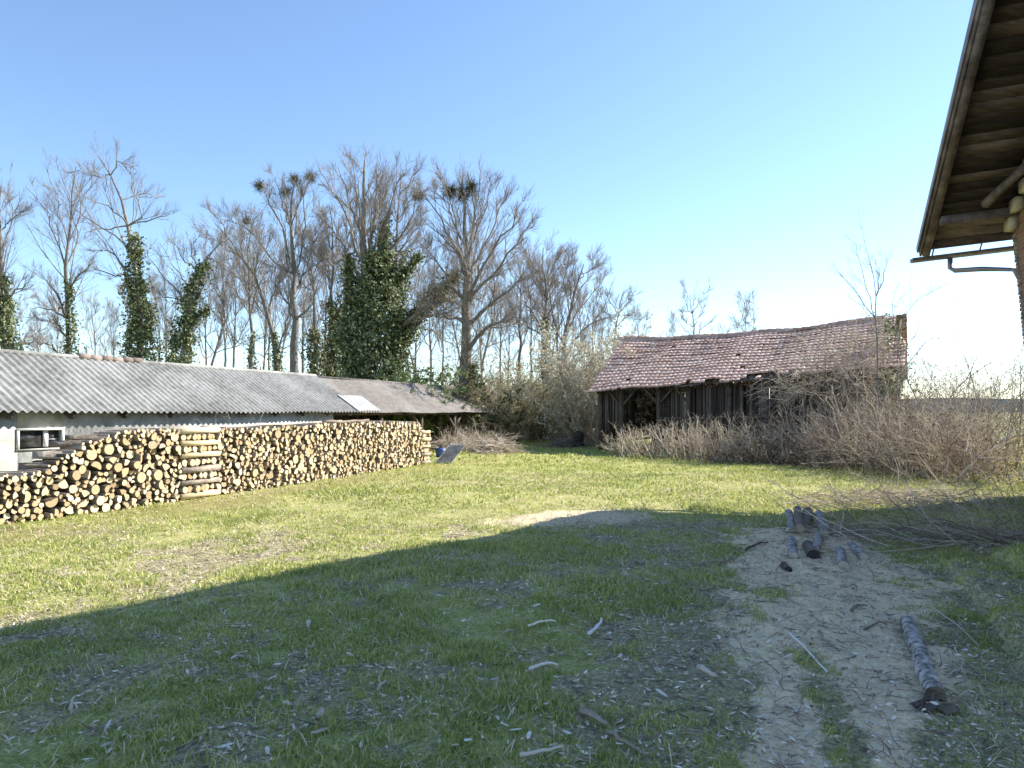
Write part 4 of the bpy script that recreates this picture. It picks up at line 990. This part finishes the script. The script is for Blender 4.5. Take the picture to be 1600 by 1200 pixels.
# ------------------------------------------------------------------ brambles, saplings and twig heaps at the barn
B = lambda a, b: (BP(a, b, 0)[0], BP(a, b, 0)[1])
k = 0
for px, D, h_, n_, rd, lab in ((985, 27.7, 1.5, 60, .8, 'low grey sapling clump at the left corner of the barn front'), (1022, 26.4, 1.9, 70, .9, 'upright grey sapling clump before the open barn bay'), (1070, 25.6, 2.0, 70, .9, 'reddish grey sapling clump second from the barn opening'),
                           (1115, 25.2, 2.2, 70, .9, 'tall sapling clump before the middle of the slatted wall'), (1160, 24.8, 1.7, 80, .9, 'straw coloured sapling clump right of the barn middle')):
    shrub('sapling_clump', lab, gx(px, D), D, rd, h_*.72, int(n_*.8), 'straw', None, 0, up=.0, th=.011, lean=(-.15, 0), sub=4, spread=.5, wob=.13)
brambles = ((1175, 22.8, 1.6, 1.3, 110, 'arching straw bramble mound at the middle of the barn front'), (1215, 22.4, 2.0, 1.3, 120, 'bramble mound spilling over red bricks before the barn'), (1265, 22.2, 2.0, 1.4, 120, 'dense bramble thicket before the dark right part of the barn'),
            (1320, 22.4, 2.6, 1.3, 110, 'tall bramble thicket climbing the barn near its right end'), (1370, 22.4, 3.1, 1.1, 110, 'high bramble and creeper mass hiding the right barn corner'), (1405, 21.5, 1.7, 1.4, 110, 'bramble tangle just right of the barn corner'))
for px, D, h_, rd, n_, lab in brambles:
    D += 1.9
    shrub('bramble_thicket', lab, gx(px, D), D, rd, h_*(.85 if px < 1250 else 1.2), int(n_*(.6 if px < 1250 else .65)), 'bramble' if k == 2 else 'straw', 'deadleaf_shade', 1500, .09, up=-.11, th=.011, spread=1.0, wob=.2, sub=6, cat='brambles'); k += 1
# dead climber hanging over roof end
def climber(label, pxs, n, L, D=(24.6, 26)):
    b = MB(); P = []
    for q in range(n):
        px, py = pxs[int(rng.integers(0, len(pxs)))]; P.append(W(px+rng.normal(0, 16), py+rng.normal(0, 12), rng.uniform(*D)))
    P = np.array(P); d = rng.normal(size=(n, 3))*np.array([1, .5, .6])+np.array([-.5, -.1, .15])
    p, r = shoots(P, d, rng.uniform(L*.4, L, n), rng.uniform(.006, .016, n), 6, .28, -.07); b.tubes(p, r, 4)
    PP, Dd, L2, r2 = kids(p, r, 5, .1, 1, .3, 1.1, .4, np.full(n, L*.8), .6, .2)
    p2, r2 = shoots(PP, Dd, L2, np.clip(r2, .004, .008), 4, .25, -.03); b.tubes(p2, r2, 3)
    root = thing('dead_climber', label, 'climbing plant', (P[:, 0].mean(), P[:, 1].mean(), 0)); b.build('stems', M['straw'], root)
    # woody stems to the ground
    b = MB()
    for q in range(8):
        e = P[int(rng.integers(0, n))]; s_ = np.array([e[0]+rng.normal(0, .6), 23.6+rng.random()*.5, 0]); pl, _ = resample([s_, (s_+e)/2+rng.normal(0, .25, 3), e], 8, .05); b.tube(pl, np.linspace(.03, .012, 8), 5)
    b.build('woody_stem', M['twig_vine'], root)
climber('dry tangled climber sprawling over the right end of the barn roof', [(1240, 600), (1280, 590), (1320, 600), (1360, 590), (1380, 610), (1340, 560), (1370, 540), (1300, 560), (1390, 640), (1260, 600)], 260, 1.7)
climber('sparse dry climber creeping up the barn tiles toward the ridge', [(1290, 540), (1330, 530), (1380, 510), (1390, 540), (1260, 560)], 90, 1.5, (25, 26.4))
rt = thing('ivy_plant', 'dark ivy growing up the right corner of the barn', 'ivy', tuple(BP(-.2, 0, 0)))
b = MB(); pl = np.array([W(1372, 690, 24.6), W(1382, 640, 24.6), W(1398, 585, 25)]); ivy_on(b, pl, np.array([.5, .3, .35]), 500, (.08, .15)); pl2 = np.array([W(1398, 600, 25.6), W(1404, 560, 26.5), W(1392, 520, 27.2), W(1384, 498, 28)]); ivy_on(b, pl2, np.array([.3, .32, .22, .08]), 420, (.06, .13)); b.v and None
b.build('foliage', M['ivy'], rt); b = MB(); b.tube([(pl[0][0], pl[0][1], -.05), pl[0], pl[1], pl[2]], .03, 6); b.build('stem', M['bark'], rt)
# tall sapling trees through the barn end
tree('slender pale sapling standing before the right end of the barn roof', 22.6, 1372, [(1375, 735), (1372, 600), (1371, 500), (1366, 440), (1350, 365)],
     [[(1371, 510), (1345, 465), (1322, 440), (1300, 412)], [(1371, 490), (1352, 440), (1342, 400), (1338, 380)], [(1371, 480), (1382, 430), (1384, 395)], [(1370, 470), (1376, 440), (1365, 400)], [(1372, 530), (1355, 490), (1335, 470)]], .045, twigm='twig', dens=.8, name='sapling_tree', lvl=(6, 6, 5), sz=.4)
tree('thin sapling right of the barn bending over toward the house', 23.5, 1405, [(1405, 735), (1400, 620), (1402, 560), (1408, 510), (1420, 470)],
     [[(1400, 560), (1412, 490), (1440, 462), (1472, 448)], [(1402, 590), (1430, 555), (1462, 522)], [(1402, 570), (1432, 520), (1440, 485)], [(1401, 540), (1392, 490), (1400, 450)], [(1400, 600), (1420, 580), (1440, 545)]], .04, dens=.8, name='sapling_tree', lvl=(6, 6, 5), sz=.4)
# right thicket
rights = ((1440, 19, 1.75, 1.5, 'twiggy bramble bank right of the barn'), (1490, 18, 1.9, 1.4, 'tan bramble bank half way from barn to the right edge'), (1545, 17, 1.8, 1.4, 'rusty bramble bank near the right edge'), (1600, 16, 1.75, 1.3, 'dark bramble bank at the right edge'),
          (1470, 24, 2.2, 1.6, 'taller scrub behind the bramble bank right of the barn'), (1550, 24, 2.4, 1.8, 'tall scrub on the skyline toward the right edge'), (1610, 22, 2.6, 1.6, 'tall scrub on the skyline at the right edge'), (1430, 28, 2.6, 1.6, 'skyline scrub just beyond the barn corner'), (1510, 30, 2.8, 1.8, 'distant leafy scrub on the right skyline'))
for q, (px, D, h_, rd, lab) in enumerate(rights):
    shrub('bramble_bank' if q < 4 else 'skyline_scrub', lab, gx(px, D), D+(2.5 if q < 4 else 0), rd, h_*(1.3 if q < 4 else 1.7), 95 if q < 4 else 60, ('bramble', 'straw')[q % 2] if q < 4 else 'twig', 'deadleaf_shade' if q < 4 else 'leaf_pale', 1800 if q < 4 else 400, .06, up=-.05 if q < 4 else .03, th=.009, spread=.8, wob=.2, sub=6, cat='brambles' if q < 4 else 'shrub')
# dark log heap behind at right
# leaning twig heap in front
def sweep(label, c, n, rad, L, lean, m='straw'):
    a = rng.random(n)*6.283; q = np.sqrt(rng.random(n))
    P = np.stack([c[0]+np.cos(a)*q*rad[0], c[1]+np.sin(a)*q*rad[1], np.full(n, .0)], 1)
    D = np.array(lean)*rng.uniform(.4, 1.2, (n, 1))+rng.normal(0, .4, (n, 3))*np.array([1, 1, .7]); D[rng.random(n) < .22, 0] *= -.8
    p, r = shoots(P, D, rng.uniform(L*.35, L, n), rng.uniform(.002, .011, n)*rng.uniform(.6, 1.3, n), 7, .13, -.04); p[:, :, 2] = np.maximum(p[:, :, 2], .02)
    b = MB().tubes(p, r, 4)
    PP, Dd, L2, r2 = kids(p, r, 4, .25, 1, .2, .8, .35, np.full(n, L*.7), .6, .1)
    p2, r2 = shoots(PP, Dd, L2, np.clip(r2, .002, .0035), 4, .15, -.02); p2[:, :, 2] = np.maximum(p2[:, :, 2], .015); b.tubes(p2, r2, 3)
    PP, Dd, L3, r3 = kids(p2, r2, 3, .2, 1, .3, 1.0, .5, L2, .7, .05)
    p3, r3 = shoots(PP, Dd, L3, np.clip(r3, .0015, .003), 3, .2, 0); p3[:, :, 2] = np.maximum(p3[:, :, 2], .012); b.tubes(p3, r3, 3)
    tag(b.build('felled_brushwood', M[m], off=(c[0], c[1], 0)), label, 'brushwood')
sweep('heap of thin grey cut branches sloping up-left across the shadow edge', G(1490, 845), 55, (1.5, .8), 2.2, (-.9, .5, .38))
sweep('sunlit tangle of cut branches near the bramble bank', G(1520, 775), 50, (1.8, 1.0), 2.0, (-.9, .2, .35), 'straw')
sweep('cut branches at the right edge just inside the roof shadow', G(1600, 850), 40, (.9, .9), 2.0, (-.85, .5, .4), 'bramble')
sweep('low brush of thin twigs behind the bark-covered logs', G(1380, 835), 45, (.9, .5), 1.3, (-.8, .1, .12), 'bramble')
brushpile('flat patch of dry twigs and straw at the sunlit grass edge', *G(1400, 785), 2.2, .25, 500, 'straw', ysq=.5, L=(.3, .9), th=.006, cat='brushwood')

# ------------------------------------------------------------------ loose logs, sticks, chips
def lay(px, py, px2, py2, r, m, label, name='log', cutm='stick', lift=0, sides=12, bend=.02, cat='log'):
    a, c = G(px, py), G(px2, py2); za, zc = float(gh(*a))+r*.45+lift, float(gh(*c))+r*.45+lift
    P, L = resample([(a[0], a[1], za), (c[0], c[1], zc)], 9); P[1:-1] += rng.normal(0, bend*r*6, (7, 3))*np.array([1, 1, .4])
    rad = r*(1+rng.normal(0, .04, 9)); b = MB().tubes(P[None], rad[None], sides)
    o = b.build(name, M[m], smooth=True, off=tuple(P[0])); tag(o, label, cat)
    for e, d in ((0, P[0]-P[1]), (8, P[8]-P[7])):
        b = MB()
        d = d/np.linalg.norm(d); x = np.cross(d, [0, 0, 1.]); x /= np.linalg.norm(x); y = np.cross(x, d); an = np.arange(sides)/sides*6.2832
        V = P[e]+d*.002+rad[e]*.99*(np.cos(an)[:, None]*x+np.sin(an)[:, None]*y); b.add(V, np.arange(sides)[None]); b.build('cut_end', M[cutm], o)
    return o
lay(1418, 975, 1462, 1098, .06, 'birch', 'pale birch log lying alone on the sawdust, lower right', cutm='logbark')
lay(1232, 800, 1240, 832, 0.068, 'birch', 'whitish short log, leftmost in the small stack at the shadow edge')
lay(1262, 800, 1256, 836, 0.082, 'logbark', 'dark short log, second from left in the stack at the shadow edge')
lay(1280, 804, 1288, 838, 0.068, 'birch', 'grey short log, right end of the stack at the shadow edge')
lay(1246, 806, 1250, 840, 0.061, 'logbark', 'dark log laid on top of the stack at the shadow edge', lift=.10)
lay(1236, 846, 1240, 872, 0.058, 'birch', 'pale short log just below the left end of the small stack')
lay(1280, 842, 1272, 868, 0.058, 'birch', 'mottled short log below the right end of the small stack')
lay(1262, 856, 1272, 874, 0.075, 'logbark', 'black log stub with dark end on the sawdust', cutm='dark')
lay(1312, 862, 1318, 892, 0.058, 'birch', 'pale log stub right of the black stub')
lay(1330, 850, 1350, 876, 0.051, 'birch', 'small pale log stub among bark litter, farthest right')
lay(1225, 885, 1232, 892, 0.041, 'logbark', 'tiny dark log piece at the left rim of the sawdust', cutm='dark')
b = MB(); c = G(1462, 1108)                      # peeled bark at log end
for q in range(7):
    an = q/7*3; x = c[0]+.06*math.cos(an)+rng.normal(0, .02); y = c[1]-.02+rng.normal(0, .04); b.box((x, y, float(gh(x, y))+.018), (.045, .015, .005), (-.01, .022, .008), (0, -.003, .006), jit=.01)
tag(b.build('bark_scrap', M['logbark'], off=(c[0], c[1], 0)), 'broken brown bark scrap at the near end of the birch log', 'bark')
def stick(px, py, px2, py2, r, label, m='stick', rise=0, name='stick'):
    a, c = G(px, py), G(px2, py2); P, L = resample([(a[0], a[1], float(gh(*a))+r+.012), ((a[0]+c[0])/2+rng.normal(0, .02), (a[1]+c[1])/2+rng.normal(0, .02), float(gh(*((a+c)/2)))+.04+rise/2), (c[0], c[1], float(gh(*c))+r+.02+rise)], 7, .004)
    tag(MB().tube(P, np.linspace(r, r*.55, 7), 6).build(name, M[m], off=tuple(P[0])), label, 'stick')
SK = [(1232, 1002, 1292, 1056, .009, 'thin white stick lying across the left rim of the sawdust', 'white'), (920, 1002, 940, 978, .016, 'short curved white stick in the shaded grass, centre', 'white'), (828, 1060, 872, 1050, .014, 'flat pale stick in the grass left of the centre bottom', 'chip'),
      (812, 1198, 880, 1188, .012, 'pale stick cut by the bottom edge, centre', 'chip'), (948, 1160, 1010, 1196, .013, 'long bent brown stick near the bottom edge', 'stick'), (908, 1130, 948, 1152, .022, 'stubby brown branch near the bottom centre', 'logbark'), (1092, 1054, 1118, 1070, .022, 'grey stub of wood in the grass left of the sawdust', 'stick'),
      (1165, 862, 1200, 852, .018, 'dark stick in the grass near the small log stack', 'logbark'), (1090, 882, 1150, 878, .014, 'brown stick lying flat left of the sawdust top', 'stick'), (825, 990, 868, 984, .012, 'pale curved stick in shaded grass left of centre', 'chip'),
      (1330, 965, 1355, 962, .016, 'dark bark sliver in the middle of the sawdust', 'logbark'), (1350, 985, 1385, 982, .011, 'thin dark stick on the sawdust below the bark sliver', 'logbark'), (1280, 1000, 1310, 1028, .013, 'dark twig crossing the sawdust near the white stick', 'logbark'), (590, 1095, 603, 1082, .012, 'small pale stick in the shaded grass, lower left centre', 'chip'),
      (110, 1115, 116, 1100, .01, 'tiny pale stick in the shaded grass, far left', 'chip'), (1455, 950, 1530, 1010, .008, 'thin arched twig between the sawdust and the turf bank', 'straw'), (1180, 1150, 1215, 1200, .006, 'dry grass stalk leaning at the bottom edge', 'straw')]
for a in SK: stick(*a[:6], m=a[6])
# individually seen chips
ctemp = []
for q in range(6):
    b = MB(); r_ = random.Random(q); pts = [(math.cos(k*1.047)*r_.uniform(.6, 1.1), math.sin(k*1.047)*r_.uniform(.35, .7), r_.uniform(-.1, .1)) for k in range(6)]
    b.add(np.array(pts+[(x*.95, y*.95, z+.16) for x, y, z in pts]), [(k, (k+1) % 6, 6+(k+1) % 6, 6+k) for k in range(6)]); b.f.append(np.array([[5, 4, 3, 2, 1, 0], [6, 7, 8, 9, 10, 11]])); b.m.append(0)
    ctemp.append(b.build('wood_chip', M['chip']))
cn = 0; spots2 = []
while len(spots2) < 280:
    px, py = random.uniform(20, 1240), random.uniform(860, 1195)
    if py < 1035-px*.226+28: continue
    if vn(px/110., py/60., 77) < .34: continue
    spots2.append((px, py))
for k, (px, py) in enumerate(spots2):
    o = ctemp[k] if k < 6 else ctemp[k % 6].copy()
    if k >= 6: COL.objects.link(o)
    c = G(px, py); s = random.uniform(.010, .030)*(1 if random.random() < .85 else 1.5); o.location = (c[0], c[1], float(gh(*c))+.022); o.rotation_euler = (random.uniform(-.35, .35), random.uniform(-.35, .35), random.uniform(0, 6.28)); o.scale = (s*1.6, s*random.uniform(.5, 1), s)
    tag(o, 'pale wood chip or bark flake lying in the shaded grass', 'wood chip', 'wood chips strewn on the shaded grass')
# loose litter mass
n = 110000; x, y = blades(n, 3.1, 22, 1, 1, 1.4)
wgt = np.maximum.reduce([litter(x, y)*1.0, sawdust(x, y)*.3, pale(x, y)*.06, np.clip((fbm(x*1.1, y*1.1, 95)-.38)*1.3, .03, .4)]); sh_ = (y < 12.5); bs = (x-PA[0])*PN[0]+(y-PA[1])*PN[1]; wgt = np.maximum(wgt, np.clip(1-np.abs(bs-.25)/.5, 0, 1)*.7); sh_ = sh_ | (np.abs(bs-.25) < .5)
kp = (rng.random(n) < wgt) & sh_
x, y = x[kp], y[kp]; b = MB(); P = np.stack([x, y, gh(x, y)+.012], 1); b.leaves(P, .012+.05*rng.random(len(x))**2, .35, flat=.85)
tag(b.build('chip_litter', M['chips']), 'fine litter of bark, chips and dry leaves around the sawdust path', 'wood litter', kind='stuff')
n = 26000; x, y = blades(n, 3.1, 11, 1, 1, 1.5)
wgt = np.maximum(sawdust(x, y)*.4, litter(x, y)*.45); kp = rng.random(n) < wgt; x, y = x[kp], y[kp]; n = len(x)
P = np.stack([x, y, gh(x, y)+.008], 1); D = rng.normal(size=(n, 3))*np.array([1, 1, .12]); p, r = shoots(P, D, rng.uniform(.04, .22, n), rng.uniform(.0015, .005, n), 4, .25, 0)
p[:, :, 2] = np.maximum(p[:, :, 2], P[:, None, 2])
tag(MB().tubes(p, r, 3).build('twig_litter', M['bramble']), 'dark twigs and bark shreds scattered over the sawdust', 'twigs', kind='stuff')
